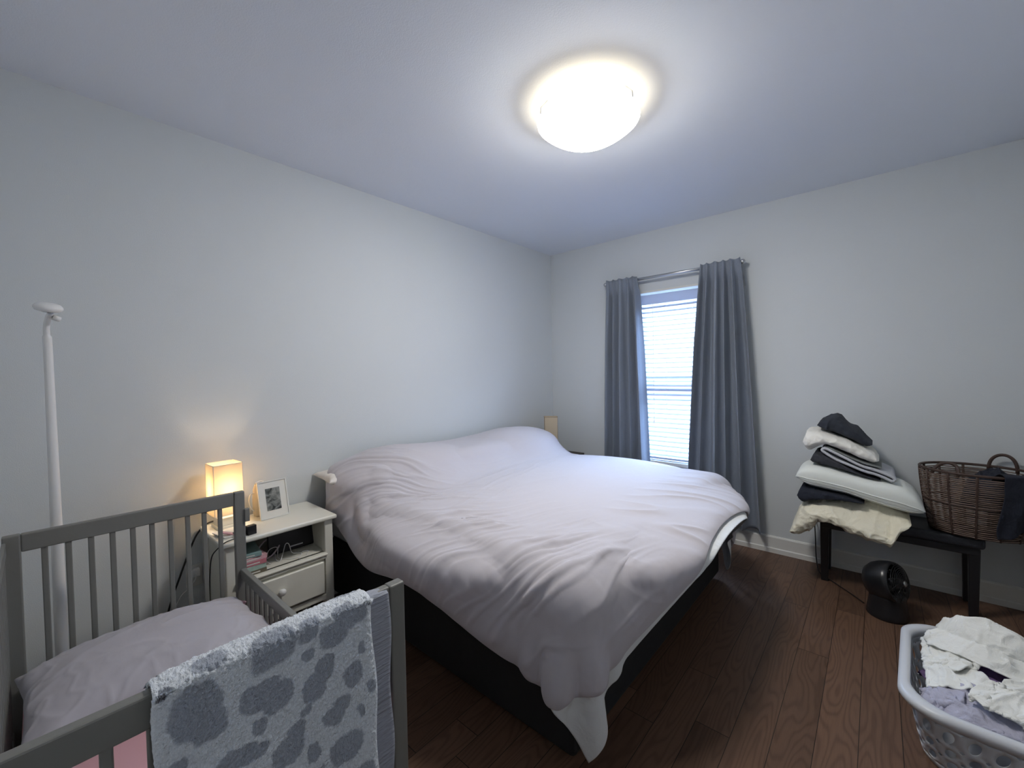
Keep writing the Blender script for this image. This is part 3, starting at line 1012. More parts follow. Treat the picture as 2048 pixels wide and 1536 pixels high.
# ------------------------------------------------------------------ picture frame on the nightstand
pf = thing('photo_frame', 'thin white photo frame with a black and white picture on the nightstand', 'photo frame', (-2.932, -0.208, NZ), 0)
lean = Matrix.Rotation(math.radians(-14), 4, 'X') @ Matrix.Identity(4)
pf.rotation_euler = (math.radians(-13), 0, math.radians(3))
pf.location = (-2.925, -0.200, NZ + 0.001)
fw, fh = 0.075, 0.205
MB().box(-fw, fw, -0.004, 0.012, 0, 0.006).box(-fw, fw, -0.004, 0.012, fh - 0.006, fh).box(-fw, -fw + 0.006, -0.004, 0.012, 0, fh).box(fw - 0.006, fw, -0.004, 0.012, 0, fh)\
    .build('frame_edge', M['trim'], pf, bevel=0.001)
MB().box(-fw + 0.005, fw - 0.005, 0.001, 0.004, 0.005, fh - 0.005).build('picture_mount', M['paper'], pf)
def photo_mat():
    m, nt, b = new_mat('grey_photograph')
    tc = node(nt, 'ShaderNodeTexCoord')
    n = node(nt, 'ShaderNodeTexNoise'); n.inputs['Scale'].default_value = 26; n.inputs['Detail'].default_value = 5; n.inputs['Distortion'].default_value = 1.2
    r = node(nt, 'ShaderNodeValToRGB')
    r.color_ramp.elements[0].position = 0.35; r.color_ramp.elements[0].color = (0.015, 0.02, 0.02, 1)
    r.color_ramp.elements[1].position = 0.68; r.color_ramp.elements[1].color = (0.35, 0.36, 0.35, 1)
    nt.links.new(tc.outputs['Object'], n.inputs['Vector']); nt.links.new(n.outputs[0], r.inputs[0]); nt.links.new(r.outputs[0], b.inputs['Base Color'])
    b.inputs['Roughness'].default_value = 0.3
    return m
M['photo'] = photo_mat()
MB().box(-0.038, 0.036, -0.0006, 0.001, 0.042, 0.163).build('photograph', M['photo'], pf)
MB().add([(-0.02, 0.012, 0.14), (0.02, 0.012, 0.14), (0.02, 0.072, 0.0165), (-0.02, 0.072, 0.0165), (-0.02, 0.014, 0.14), (0.02, 0.014, 0.14), (0.02, 0.074, 0.0165), (-0.02, 0.074, 0.0165)],
         [(0, 1, 2, 3), (7, 6, 5, 4), (0, 4, 5, 1), (2, 6, 7, 3), (0, 3, 7, 4), (1, 5, 6, 2)]).build('easel_back', M['black_plastic'], pf)

# rounded white jug behind the frame, with a loop handle
jug = thing('water_jug', 'white jug with a thin loop handle behind the photo frame', 'jug', (-2.968, -0.095, NZ))
MB().lathe([(1e-4, 0), (0.030, 0), (0.036, 0.02), (0.038, 0.09), (0.034, 0.150), (0.026, 0.178), (0.024, 0.182), (0.022, 0.178), (1e-4, 0.15)], (0, 0, 0), 36).build('body', M['shade_warm'], jug, smooth=True)
MB().tube(catmull([(-0.030, -0.01, 0.135), (-0.052, -0.015, 0.13), (-0.060, -0.018, 0.10), (-0.052, -0.015, 0.06), (-0.034, -0.01, 0.035)], 20), 0.003, 8).build('handle', M['white_plastic'], jug, smooth=True)
MB().tube([(0.018 * math.cos(a), 0.018 * math.sin(a), 0.188) for a in np.linspace(0, 2 * PI, 24)[:-1]], 0.004, 8, closed=True).build('lid_ring', M['white_plastic'], jug, smooth=True)

# small things on the left of the nightstand top
pp = MB()
for k, (dx, dy, r) in enumerate(((0, 0, 4), (0.004, -0.003, -6), (-0.003, 0.002, 10))):
    R_ = XF((-3.168 + dx, -0.285 + dy, NZ + 0.0025 + 0.004 * k), rz=r)
    pp.box(-0.05, 0.05, -0.07, 0.055, -0.002, 0.0018, R_)
tag(pp.build('notepad', M['paper'], None, bevel=0.0006), 'loose white notepad lying on the nightstand below the lit lamp', 'notepad')
bk = MB().box(-0.035, 0.03, -0.012, 0.012, -0.003, 0.003, XF((-3.183, -0.335, NZ + 0.020), rx=0, ry=18, rz=-24))
tag(bk.build('folded_card', M['pink'], None, bevel=0.001), 'small folded reddish card beside the notepad on the nightstand', 'card')
ph = MB().box(-0.045, 0.04, -0.022, 0.022, -0.004, 0.004, XF((-3.125, -0.345, NZ + 0.022), ry=-10, rz=12))
tag(ph.build('phone', M['charcoal'], None, bevel=0.002), 'dark grey phone lying behind the small black box', 'phone')
bx = MB().box(-0.02, 0.02, -0.014, 0.014, 0, 0.045, XF((-3.098, -0.372, NZ), rz=8))
tag(bx.build('charger_box', M['black_wood'], None, bevel=0.002), 'small black charger box standing at the nightstand front edge', 'charger')

# outlet, plug and cords on the wall by the nightstand
ol = thing('wall_outlet', 'white wall outlet low between crib and nightstand', 'outlet', (-3.262, -0.001, 0.405))
local(MB().box(-3.297, -3.227, -0.006, -0.0002, 0.348, 0.462).build('cover_plate', M['trim'], ol, bevel=0.002))
local(MB().box(-3.282, -3.242, -0.036, -0.006, 0.405, 0.445).build('plug', M['white_plastic'], ol, bevel=0.004))
def cord(name, pts, r, m, label, n=40, cat='cord'):
    return tag(MB().tube(catmull(pts, n), r, 8).build(name, m, None, smooth=True), label, cat)
cord('lamp_cord', [(-3.10, -0.362, NZ + 0.006), (-3.155, -0.395, NZ + 0.008), (-3.215, -0.410, NZ + 0.006), (-3.248, -0.400, NZ - 0.02), (-3.262, -0.36, 0.60), (-3.258, -0.30, 0.50), (-3.250, -0.25, 0.42), (-3.246, -0.22, 0.30), (-3.246, -0.2, 0.10), (-3.26, -0.2, 0.008)],
     0.0026, M['cord_black'], 'thin dark cord dangling down the left side of the white nightstand')
cord('power_cord', [(-3.12, -0.045, NZ + 0.012), (-3.20, -0.04, NZ + 0.010), (-3.246, -0.035, NZ - 0.03), (-3.28, -0.03, 0.56), (-3.33, -0.03, 0.42), (-3.37, -0.03, 0.30), (-3.42, -0.05, 0.12), (-3.47, -0.08, 0.008)],
     0.0045, M['cord_black'], 'thick black power cord running down the wall left of the outlet')
cord('power_cord', [(-3.262, -0.036, 0.424), (-3.268, -0.055, 0.40), (-3.30, -0.05, 0.36), (-3.33, -0.045, 0.33), (-3.36, -0.045, 0.25), (-3.38, -0.05, 0.10), (-3.40, -0.07, 0.008)],
     0.0022, M['cord_white'], 'thin white cord leaving the wall outlet plug')

# books, laptop sleeve and cables on the nightstand shelf
SH = 0.4625
book_specs = [((0.16, 0.14, 0.10), 0.020, 'bottom book, black and cream, under the stack on the nightstand shelf', (0.05, 0.045, 0.04)),
              ((0.42, 0.55, 0.50), 0.024, 'pale green book second from the bottom of the nightstand shelf stack', None),
              ((0.60, 0.22, 0.27), 0.022, 'red and pink book in the middle of the nightstand shelf stack', None),
              ((0.70, 0.42, 0.46), 0.022, 'light pink book second from the top of the nightstand shelf stack', None),
              ((0.25, 0.38, 0.38), 0.020, 'teal book on top of the stack on the nightstand shelf', None)]
zb = SH
for k, (c, h, lab, alt) in enumerate(book_specs):
    rz = (-1, 2, -2, 3, -7)[k]
    cx_ = -3.100 + (0.002, -0.004, 0.003, 0, -0.010)[k]
    t = thing('book', lab, 'book', (cx_, -0.288, zb), math.radians(rz), 'books stacked on the nightstand shelf')
    cm = mat('book_cover_%d' % k, c, 0.45, vary=0.35, vscale=45)
    w_ = 0.062
    MB().box(-w_, w_, -0.095, 0.095, 0, 0.0022).box(-w_, w_, -0.095, 0.095, h - 0.0026, h - 0.0004).box(-w_, w_, -0.0975, -0.0935, 0, h - 0.0004).build('cover', cm, t, bevel=0.0008)
    MB().box(-w_ + 0.003, w_ - 0.004, -0.094, 0.091, 0.0022, h - 0.0026).build('pages', M['paper'], t)
    # spine lettering strip, too small to read
    MB().box(-w_ + 0.012, w_ - 0.03, -0.0982, -0.0974, h * 0.35, h * 0.62).build('spine_print', M['paper'] if k != 1 else cm, t)
    zb += h
t = thing('laptop', 'black laptop leaning at the back of the nightstand shelf', 'laptop', (-2.860, -0.225, SH + 0.001))
R_ = XF((0, 0, 0), rx=-12)
MB().box(-0.115, 0.125, -0.010, 0.008, 0.004, 0.158, R_).build('body', M['black_plastic'], t, bevel=0.006)
MB().box(-0.005, 0.062, -0.0112, -0.0098, 0.020, 0.027, R_).build('silver_print', M['chrome'], t)
def coil(name, pts, r, m, label): return cord(name, pts, r, m, label, n=90, cat='cable')
coil('cable', [(-3.03, -0.22, SH + 0.05), (-2.99, -0.20, SH + 0.085), (-2.94, -0.19, SH + 0.09), (-2.91, -0.20, SH + 0.075), (-2.93, -0.23, SH + 0.04), (-2.99, -0.26, SH + 0.012), (-3.03, -0.25, SH + 0.03)], 0.0045, M['cord_pink'],
     'thick mauve cable looped behind the book stack on the shelf')
coil('cable', [(-2.95, -0.24, SH + 0.02), (-2.965, -0.30, SH + 0.005), (-2.955, -0.33, SH + 0.004), (-2.93, -0.30, SH + 0.03), (-2.905, -0.27, SH + 0.062), (-2.89, -0.275, SH + 0.06), (-2.885, -0.30, SH + 0.02), (-2.86, -0.30, SH + 0.006), (-2.84, -0.32, SH + 0.004), (-2.87, -0.36, SH + 0.004), (-2.88, -0.375, SH + 0.004)], 0.0022, M['cord_white'],
     'thin white cable bent into a peak at the middle of the shelf')
coil('cable', [(-3.00, -0.33, SH + 0.003), (-3.01, -0.29, SH + 0.02), (-2.98, -0.25, SH + 0.05), (-2.94, -0.25, SH + 0.05), (-2.95, -0.29, SH + 0.01), (-2.92, -0.33, SH + 0.003), (-2.90, -0.35, SH + 0.003), (-2.86, -0.345, SH + 0.003), (-2.83, -0.30, SH + 0.003), (-2.80, -0.31, SH + 0.003), (-2.83, -0.355, SH + 0.003)], 0.0018, M['cord_white'],
     'thin grey cable spread flat near the shelf front edge')

# ------------------------------------------------------------------ crib
KX0, KX1, KY0, KY1, KH = -3.874, -3.158, -1.785, -0.475, 0.918
crib = thing('crib', 'grey painted wooden crib with slatted ends and low near side', 'crib', ((KX0 + KX1) / 2, (KY0 + KY1) / 2, 0))
KM = M['crib']
PW_ = 0.042
def crib_end(name, y0, y1, h, rail):
    e = local(MB().box(KX0 + PW_, KX1 - PW_, y0 + 0.003, y1 - 0.003, h - rail, h).build(name, KM, crib, bevel=0.004))
    for x in (KX0, KX1 - PW_):
        local(MB().box(x, x + PW_, y0, y1, 0, h).build('post', KM, crib, bevel=0.004))
    local(MB().box(KX0 + PW_, KX1 - PW_, y0 + 0.004, y1 - 0.004, 0.20, 0.26).build('lower_rail', KM, crib, bevel=0.003))
    x = KX0 + 0.042 + 0.045
    for k in range(10):
        xc = KX0 + 0.0955 + 0.0583 * k
        if xc > KX1 - PW_ - 0.015: break
        local(MB().box(xc - 0.0085, xc + 0.0085, (y0 + y1) / 2 - 0.007, (y0 + y1) / 2 + 0.007, 0.255, h - rail + 0.004).build('slat', KM, crib, bevel=0.003))
crib_end('headboard_rail', KY1 - 0.030, KY1, KH, 0.062)
crib_end('footboard_rail', KY0, KY0 + 0.030, 0.903, 0.060)
# sides: the one toward the bed is lowered, the one on the far left is full height
def crib_side(x, h, name, hw=0.011):
    local(MB().box(x - hw, x + hw, KY0 + 0.03, KY1 - 0.03, h - 0.045, h).build(name, KM, crib, bevel=0.003))
    local(MB().box(x - hw, x + hw, KY0 + 0.03, KY1 - 0.03, 0.20, 0.25).build('lower_rail', KM, crib, bevel=0.003))
    k = 0
    y = KY1 - 0.075
    while y > KY0 + 0.06:
        local(MB().box(x - hw * 0.6, x + hw * 0.6, y - 0.0085, y + 0.0085, 0.245, h - 0.042).build('slat', KM, crib, bevel=0.003))
        y -= 0.0583
crib_side(KX1 - 0.016, 0.560, 'side_rail')
crib_side(KX0 + 0.005, 0.900, 'side_rail', 0.005)
local(MB().box(KX1 - 0.004, KX1 + 0.016, KY1 - 0.04, KY1 - 0.018, 0.775, 0.835).build('latch', KM, crib, bevel=0.003))
local(MB().box(KX0 + 0.03, KX1 - 0.03, KY0 + 0.034, KY1 - 0.034, 0.26, 0.275).build('mattress_support', KM, crib))

cm_ = MB().box(KX0 + 0.034, KX1 - 0.036, KY0 + 0.045, KY1 - 0.045, 0.276, 0.405)
tag(cm_.build('crib_mattress', M['clouds'], None, bevel=0.03, seg=4, smooth=True), 'crib mattress under a pink fitted sheet with white cloud print', 'mattress')

def crib_pillow_bend(P):
    P = P.copy()
    P[..., 2] -= 0.10 * P[..., 0] ** 2
    return P
o = pillow_obj('crib_pillow', 0.325, 0.275, 0.075, M['crib_pillow'], XF((-3.525, -0.800, 0.472), rx=-4, rz=2), seed=21, concave=0.05, wrinkle=0.010, bend=crib_pillow_bend, n=110)
tag(o, 'big grey-mauve pillow lying across the crib below its headboard', 'pillow')
o = pillow_obj('baby_blanket', 0.075, 0.035, 0.016, M['pink'], XF((-3.25, -0.62, 0.432), rz=60), seed=8, wrinkle=0.008, n=40)
tag(o, 'small pink blanket roll between the crib pillow and the low rail', 'blanket')

# ------------------------------------------------------------------ baby monitor on its floor stand
mon = thing('baby_monitor', 'white camera on a tall curved floor stand behind the crib', 'baby monitor', (-3.745, -0.26, 0))
pole = [(-3.745, -0.26, 0.02), (-3.745, -0.26, 0.8), (-3.746, -0.26, 1.45), (-3.7465, -0.262, 1.58), (-3.748, -0.275, 1.65), (-3.742, -0.30, 1.69), (-3.735, -0.33, 1.705)]
pp_ = catmull(pole, 60)
rad = [0.0195 - 0.006 * min(1, max(0, (p.z - 0.5) / 1.0)) - 0.004 * (p.z > 1.62) for p in pp_]
local(MB().tube(pp_, rad, 18).build('pole', M['white_plastic'], mon, smooth=True))
local(MB().tube([(-3.712, -0.315, 1.684), (-3.730, -0.322, 1.69)], 0.010, 12).build('hinge', M['white_plastic'], mon, smooth=True))
hx_ = XF((-3.742, -0.36, 1.722), rx=14, ry=4)
hd_ = local(MB().lathe([(1e-4, 0.018), (0.020, 0.017), (0.032, 0.013), (0.039, 0.005), (0.040, -0.003), (0.036, -0.011), (0.028, -0.014), (1e-4, -0.014)], (0, 0, 0), 40, xf=hx_).build('camera_head', M['white_plastic'], mon, smooth=True))
ln = MB().lathe([(1e-4, -0.0165), (0.018, -0.0165), (0.021, -0.0135), (0.021, -0.010)], (0, 0, 0), 32, xf=hx_).build('lens', M['black_plastic'], hd_, smooth=True)
local(MB().box(-3.86, -3.63, -0.30, -0.05, 0.0, 0.012).tube([(-3.745, -0.26, 0.01), (-3.745, -0.26, 0.05)], 0.028, 18).build('floor_plate', M['white_plastic'], mon, bevel=0.004))

# ------------------------------------------------------------------ towel over the crib's footboard
spots = [(-3.607, 0.849, 0.042, 0.05), (-3.59, 0.815, 0.03, 0.035), (-3.479, 0.897, 0.046, 0.04), (-3.409, 0.901, 0.024, 0.027), (-3.355, 0.865, 0.033, 0.028), (-3.311, 0.887, 0.034, 0.028), (-3.33, 0.905, 0.03, 0.02),
         (-3.414, 0.848, 0.012, 0.014), (-3.400, 0.770, 0.026, 0.032), (-3.378, 0.800, 0.022, 0.030), (-3.315, 0.752, 0.022, 0.028), (-3.292, 0.804, 0.009, 0.017), (-3.505, 0.815, 0.040, 0.030), (-3.472, 0.795, 0.030, 0.03),
         (-3.508, 0.760, 0.015, 0.017), (-3.42, 0.732, 0.013, 0.010), (-3.360, 0.684, 0.026, 0.022), (-3.343, 0.700, 0.022, 0.018), (-3.3, 0.659, 0.007, 0.017), (-3.273, 0.704, 0.011, 0.017),
         (-3.336, 0.597, 0.038, 0.034), (-3.458, 0.672, 0.034, 0.030), (-3.44, 0.70, 0.02, 0.024), (-3.548, 0.722, 0.036, 0.022), (-3.51, 0.715, 0.018, 0.012), (-3.635, 0.765, 0.018, 0.016), (-3.405, 0.632, 0.016, 0.022),
         (-3.65, 0.905, 0.010, 0.014), (-3.58, 0.928, 0.026, 0.018), (-3.62, 0.66, 0.03, 0.04), (-3.52, 0.60, 0.05, 0.035), (-3.42, 0.53, 0.04, 0.03), (-3.30, 0.50, 0.03, 0.04), (-3.60, 0.52, 0.04, 0.03),
         (-3.30, 0.965, 0.03, 0.02), (-3.42, 0.98, 0.035, 0.02), (-3.55, 0.985, 0.03, 0.02), (-3.39, 1.06, 0.04, 0.04), (-3.56, 1.09, 0.03, 0.05), (-3.48, 1.18, 0.04, 0.04)]
def towel_layer(name, x0, x1, gap, zfront, zback, nu_, nv_, fuzz, seed, parent=None, material=None):
    """hangs over the rail: front drop, rounded top, back drop; x0..x1 wide"""
    yc, rr = (KY0 + KY0 + 0.030) / 2, 0.015 + gap
    zt = 0.903 + gap - rr * 0.55
    Lf, La, Lb = zt - zfront, PI * rr * 0.78, zt - zback
    tot = Lf + La + Lb
    u = np.linspace(0, 1, nu_)[:, None] * np.ones((1, nv_))
    s = np.ones((nu_, 1)) * np.linspace(0, tot, nv_)[None, :]
    x = x0 + (x1 - x0) * u
    y = np.where(s < Lf, yc - rr, 0.0)
    z = np.where(s < Lf, zfront + s, 0.0)
    a = (s - Lf) / La * PI
    mid = (s >= Lf) & (s <= Lf + La)
    y = np.where(mid, yc - rr * np.cos(a), y)
    z = np.where(mid, zt + rr * 0.55 * np.sin(a), z)
    y = np.where(s > Lf + La, yc + rr, y)
    z = np.where(s > Lf + La, zt - (s - Lf - La), z)
    droop = np.clip((zt - z) / 0.4, 0, 1)
    front = s < Lf + La / 2
    out = np.where(front, -1, 1)
    y = y + out * droop * (0.010 + 0.008 * np.sin(9 * (x - x0) / (x1 - x0) + seed))
    x = x + 0.004 * np.sin(z * 22 + seed) * (np.abs(u - 0.5) * 2) ** 2
    z = z - 0.006 * ((u - 0.5) * 2) ** 6 * mid
    # rounded free corner edge on the left of the fold
    P = np.stack([x, y, z], -1)
    N = grid_normals(P)
    if (N[nu_ // 2, 5, 1]) > 0: N = -N
    if fuzz:
        r = np.random.RandomState(seed)
        P = P + N * np.clip(np.minimum(np.arange(nu_), nu_ - 1 - np.arange(nu_)) / 5.0, 0.1, 1)[:, None, None] * (r.rand(nu_, nv_)[..., None] * fuzz + (pnoise(P, 150, seed)[..., None] * fuzz) + 0.4 * fuzz * pnoise(P, 60, seed + 2)[..., None])
        jit = (r.rand(nu_, nv_, 3) - 0.5) * fuzz * 0.4
        jit[:3] *= 0.2; jit[-3:] *= 0.2
        P = P + jit
    me_m = material
    o = grid_obj(name, P, me_m, parent, solid=0.006, offset=-1)
    return o, P, np.where(s <= Lf + La, np.where(mid, zt + (s - Lf), z), zt + (s - Lf)), x
M['towel'] = attr_mat('spotted_terry', 'pile_color', bump=0.9, bscale=420)
M['towel_back'] = mat('grey_terry_underside', (0.34, 0.36, 0.42), 0.95, bump=0.8, bscale=90, stretch=(0.2, 1, 1.5))
tw, P_, zz_, xx_ = towel_layer('towel', -3.664, -3.262, 0.016, 0.38, 0.62, 300, 460, 0.0026, 5, None, M['towel'])
tag(tw, 'light grey towel with darker giraffe spots draped over the crib footboard', 'towel')
tw.modifiers.clear()
md = tw.modifiers.new('thickness', 'SOLIDIFY'); md.thickness = 0.008; md.offset = -1
jx = xx_ + 0.006 * pnoise(np.stack([xx_, zz_, zz_ * 0], -1), 38, 2) + 0.003 * pnoise(np.stack([xx_, zz_, zz_ * 0], -1), 110, 3)
jz = zz_ + 0.006 * pnoise(np.stack([xx_, zz_, zz_ * 0 + 4], -1), 38, 6) + 0.003 * pnoise(np.stack([xx_, zz_, zz_ * 0 + 4], -1), 110, 7)
dmin = np.full(jx.shape, 9.0)
for sx, sz, ra, rb in spots:
    dmin = np.minimum(dmin, ((np.abs(jx - sx) / (ra * 0.95)) ** 2.6 + (np.abs(jz - sz) / (rb * 0.95)) ** 2.6))
inside = np.clip((1.25 - dmin) / 0.4, 0, 1)
grain = (np.random.RandomState(4).rand(*jx.shape) - 0.5) * 0.10
base_c, spot_c = np.array([0.80, 0.85, 0.92]), np.array([0.40, 0.44, 0.52])
colr = base_c * (1 - inside[..., None]) + spot_c * inside[..., None] + grain[..., None] * np.array([1, 1, 1]) * (0.6 + 0.4 * (1 - inside[..., None]))
colr = np.clip(colr, 0.02, 1)
ca = tw.data.color_attributes.new('pile_color', 'FLOAT_COLOR', 'POINT')
ca.data.foreach_set('color', np.concatenate([colr.reshape(-1, 3), np.ones((colr.size // 3, 1))], 1).ravel())
un, _, _, _ = towel_layer('underlayer', -3.640, -3.207, 0.004, 0.40, 0.60, 60, 120, 0.0008, 9, tw, M['towel_back'])
un['label'] = 'flat grey back of the folded towel'

# ------------------------------------------------------------------ black bench under the window wall
bn = thing('bench', 'low black leather-topped bench with square legs against the window wall', 'bench', (-0.18, -2.80, 0))
QY0, QY1, QX0, QX1 = -3.175, -2.415, -0.335, -0.030
local(MB().box(QX0, QX1, QY0, QY1, 0.405, 0.470).build('seat', M['black_leather'], bn, bevel=0.020, seg=4, smooth=False))
local(MB().box(QX0 + 0.025, QX1 - 0.01, QY0 + 0.02, QY1 - 0.02, 0.362, 0.405).build('apron', M['black_wood'], bn, bevel=0.004))
def taper_leg(x, y, sx, sy):
    m = MB()
    a, b_ = 0.024, 0.019
    vs = [(x + dx * b_, y + dy * b_, 0.0) for dx in (-1, 1) for dy in (-1, 1)] + [(x + dx * a, y + dy * a, 0.40) for dx in (-1, 1) for dy in (-1, 1)]
    m.add(vs, [(0, 1, 3, 2), (4, 6, 7, 5), (0, 4, 5, 1), (2, 3, 7, 6), (0, 2, 6, 4), (1, 5, 7, 3)])
    local(m.build('leg', M['black_wood'], bn, bevel=0.004))
for x in (-0.283, -0.062):
    for y in (-3.135, -2.452):
        taper_leg(x, y, 1, 1)
cord('power_cord', [(-0.012, -2.372, 0.34), (-0.05, -2.376, 0.30), (-0.10, -2.385, 0.20), (-0.16, -2.395, 0.09), (-0.21, -2.42, 0.010), (-0.3, -2.5, 0.006), (-0.42, -2.6, 0.006), (-0.50, -2.66, 0.006)],
     0.0035, M['cord_black'], 'thin black cord slanting down from the wall beside the left bench leg')

# ------------------------------------------------------------------ things piled on the bench
def curve_fn(pts):
    pts = sorted(pts, key=lambda p: p[0])
    ys = np.array([p[0] for p in pts]); zs = np.array([p[1] for p in pts])
    def f(y):
        # smooth the polyline a little
        acc = 0
        for d, w_ in ((-0.012, 0.25), (0, 0.5), (0.012, 0.25)):
            acc = acc + w_ * np.interp(y + d, ys, zs)
        return acc
    return f

def lofted(name, top, bot, xc, D, material, seed=1, pe=2.4, wr=0.006, wscale=6.0, droop=None, n=110, m=56, shape_end=0.35, parent=None, twist=None):
    """soft body seen edge-on: top and bottom height lines over y, depth 2*D across x"""
    y0 = min(p[0] for p in top + bot) ; y1 = max(p[0] for p in top + bot)
    ft, fb = curve_fn(top), curve_fn(bot)
    s = 0.5 - 0.5 * np.cos(np.linspace(0.0, PI, n))
    y = y0 + (y1 - y0) * s
    e = np.clip(np.minimum(y - y0, y1 - y) / (D * 1.0 + 1e-6), 0, 1)
    dd = D * (shape_end + (1 - shape_end) * np.sqrt(1 - (1 - e) ** 2))
    endk = np.clip(np.minimum(y - y0, y1 - y) / 0.012, 0, 1) ** 0.5
    zt, zb_ = ft(y), fb(y)
    mid, hf = (zt + zb_) / 2, np.maximum((zt - zb_) / 2, 0.002) * endk
    th = np.linspace(0, 2 * PI, m, endpoint=False)
    c, sn = np.cos(th), np.sin(th)
    sx = np.sign(c) * np.abs(c) ** (2 / pe)
    sz = np.sign(sn) * np.abs(sn) ** (2 / pe)
    X_ = xc + dd[:, None] * sx[None, :]
    Y_ = y[:, None] + 0 * X_
    Z_ = mid[:, None] + hf[:, None] * sz[None, :]
    P = np.stack([X_, Y_, Z_], -1)
    ctr = np.stack([np.full_like(X_, xc), Y_, mid[:, None] + 0 * X_], -1)
    N = P - ctr
    N = N / (np.linalg.norm(N, axis=-1, keepdims=True) + 1e-9)
    k = wr * (ridged(P * np.array([1, 1.3, 1]), wscale, seed) + 0.5 * ridged(P * np.array([1, 0.7, 1.5]), wscale * 2.3, seed + 7))
    P = P + N * (k * np.minimum(1, hf[:, None] / 0.02))[..., None]
    if droop is not None: P = droop(P)
    verts = [tuple(q) for q in P.reshape(-1, 3)]
    faces = grid_faces(n, m, False, True)
    faces += [tuple(range(m))[::-1], tuple((n - 1) * m + i for i in range(m))]
    o = link_mesh(name, verts, faces, material, parent)
    bm = bmesh.new(); bm.from_mesh(o.data); bmesh.ops.recalc_face_normals(bm, faces=bm.faces); bm.to_mesh(o.data); bm.free()
    return o

# cream pillow draped over the bench end: its left end and near edge hang down
cream_t = [(-2.277, 0.346), (-2.290, 0.400), (-2.306, 0.440), (-2.332, 0.516), (-2.383, 0.563), (-2.457, 0.586), (-2.538, 0.599), (-2.602, 0.600), (-2.664, 0.610), (-2.707, 0.608), (-2.769, 0.590), (-2.826, 0.565), (-2.868, 0.540)]
cream_b = [(-2.277, 0.339), (-2.332, 0.327), (-2.398, 0.390), (-2.43, 0.462), (-2.505, 0.474), (-2.60, 0.474), (-2.70, 0.474), (-2.79, 0.474), (-2.868, 0.520)]
def cream_droop(P):
    P = P.copy()
    f = np.clip((-0.345 - P[..., 0]) / 0.17, 0, 1)
    along = np.interp(-P[..., 1], [2.28, 2.42, 2.50, 2.60, 2.70, 2.78, 2.82, 2.87], [0.0, 0.02, 0.03, 0.075, 0.105, 0.115, 0.04, 0.0])
    P[..., 2] -= along * f ** 1.3
    return P
o = lofted('pillow', cream_t, cream_b, -0.350, 0.185, M['cream'], seed=3, pe=2.2, wr=0.014, wscale=8, droop=cream_droop, n=150, m=90, shape_end=0.75)
tag(o, 'rumpled cream pillow at the bottom of the pile, drooping over the bench edge', 'pillow', 'bedding piled on the bench')
o = lofted('folded_trousers', [(-2.318, 0.600), (-2.326, 0.640), (-2.345, 0.655), (-2.381, 0.655), (-2.48, 0.650), (-2.574, 0.640), (-2.66, 0.612)],
           [(-2.318, 0.592), (-2.345, 0.552), (-2.42, 0.585), (-2.48, 0.600), (-2.537, 0.607), (-2.601, 0.606), (-2.66, 0.606)], -0.340, 0.165, M['navy'], seed=5, pe=3.5, wr=0.010, wscale=9, shape_end=0.8)
tag(o, 'crumpled dark navy cloth squeezed between the cream pillow and the long foam pillow', 'clothing', 'bedding piled on the bench')
foam_t = [(-2.308, 0.715), (-2.315, 0.759), (-2.335, 0.785), (-2.361, 0.803), (-2.431, 0.816), (-2.527, 0.798), (-2.619, 0.779), (-2.706, 0.761), (-2.796, 0.750), (-2.842, 0.735), (-2.889, 0.700), (-2.917, 0.651), (-2.928, 0.605)]
foam_b = [(-2.308, 0.710), (-2.345, 0.682), (-2.381, 0.663), (-2.48, 0.652), (-2.574, 0.642), (-2.663, 0.618), (-2.749, 0.598), (-2.863, 0.577), (-2.909, 0.584), (-2.928, 0.600)]
o = lofted('pillow', foam_t, foam_b, -0.320, 0.180, M['foamcover'], seed=6, pe=3.2, wr=0.0015, wscale=4, n=120, m=64, shape_end=0.75)
tag(o, 'long smooth pale foam pillow with piped seam, lying tilted in the pile', 'pillow', 'bedding piled on the bench')
def seam_path(frac, dx):
    ft, fb = curve_fn(foam_t), curve_fn(foam_b)
    out = []
    for y in np.linspace(-2.315, -2.918, 40):
        e = min(1, min(y + 2.928, -2.308 - y) / 0.18); e = max(0, e)
        d_ = 0.180 * (0.75 + 0.25 * math.sqrt(1 - (1 - e) ** 2))
        zc = (ft(y) + fb(y)) / 2; hf = (ft(y) - fb(y)) / 2
        sx = (1 - abs(frac) ** 3.2) ** (1 / 3.2)
        out.append((-0.320 - d_ * sx - dx, y, zc + hf * frac))
    return out
MB().tube(seam_path(-0.20, 0.0005), 0.0032, 8).build('piping', M['foamcover'], o, smooth=True)
MB().tube(seam_path(-0.62, 0.0005), 0.0022, 8).build('piping', M['foamcover'], o, smooth=True)

def folded_cloth(name, path, width, xc, th, material, seed, wr=0.003):
    """a strip of cloth folded along path (y, z), extruded across x"""
    pts = catmull([(0, p[0], p[1]) for p in path], 90)
    C_ = np.array([[p.y, p.z] for p in pts])
    nx = 40
    xs = xc + width * np.linspace(-1, 1, nx)
    P = np.zeros((90, nx, 3))
    P[..., 0] = xs[None, :]
    P[..., 1] = C_[:, 0:1]
    P[..., 2] = C_[:, 1:2]
    P[..., 0] += 0.006 * pnoise(P, 8, seed)
    P[..., 2] += wr * pnoise(P, 9, seed + 1)
    P[..., 1] += wr * pnoise(P, 9, seed + 2)
    return grid_obj(name, P, material, solid=th, offset=0)

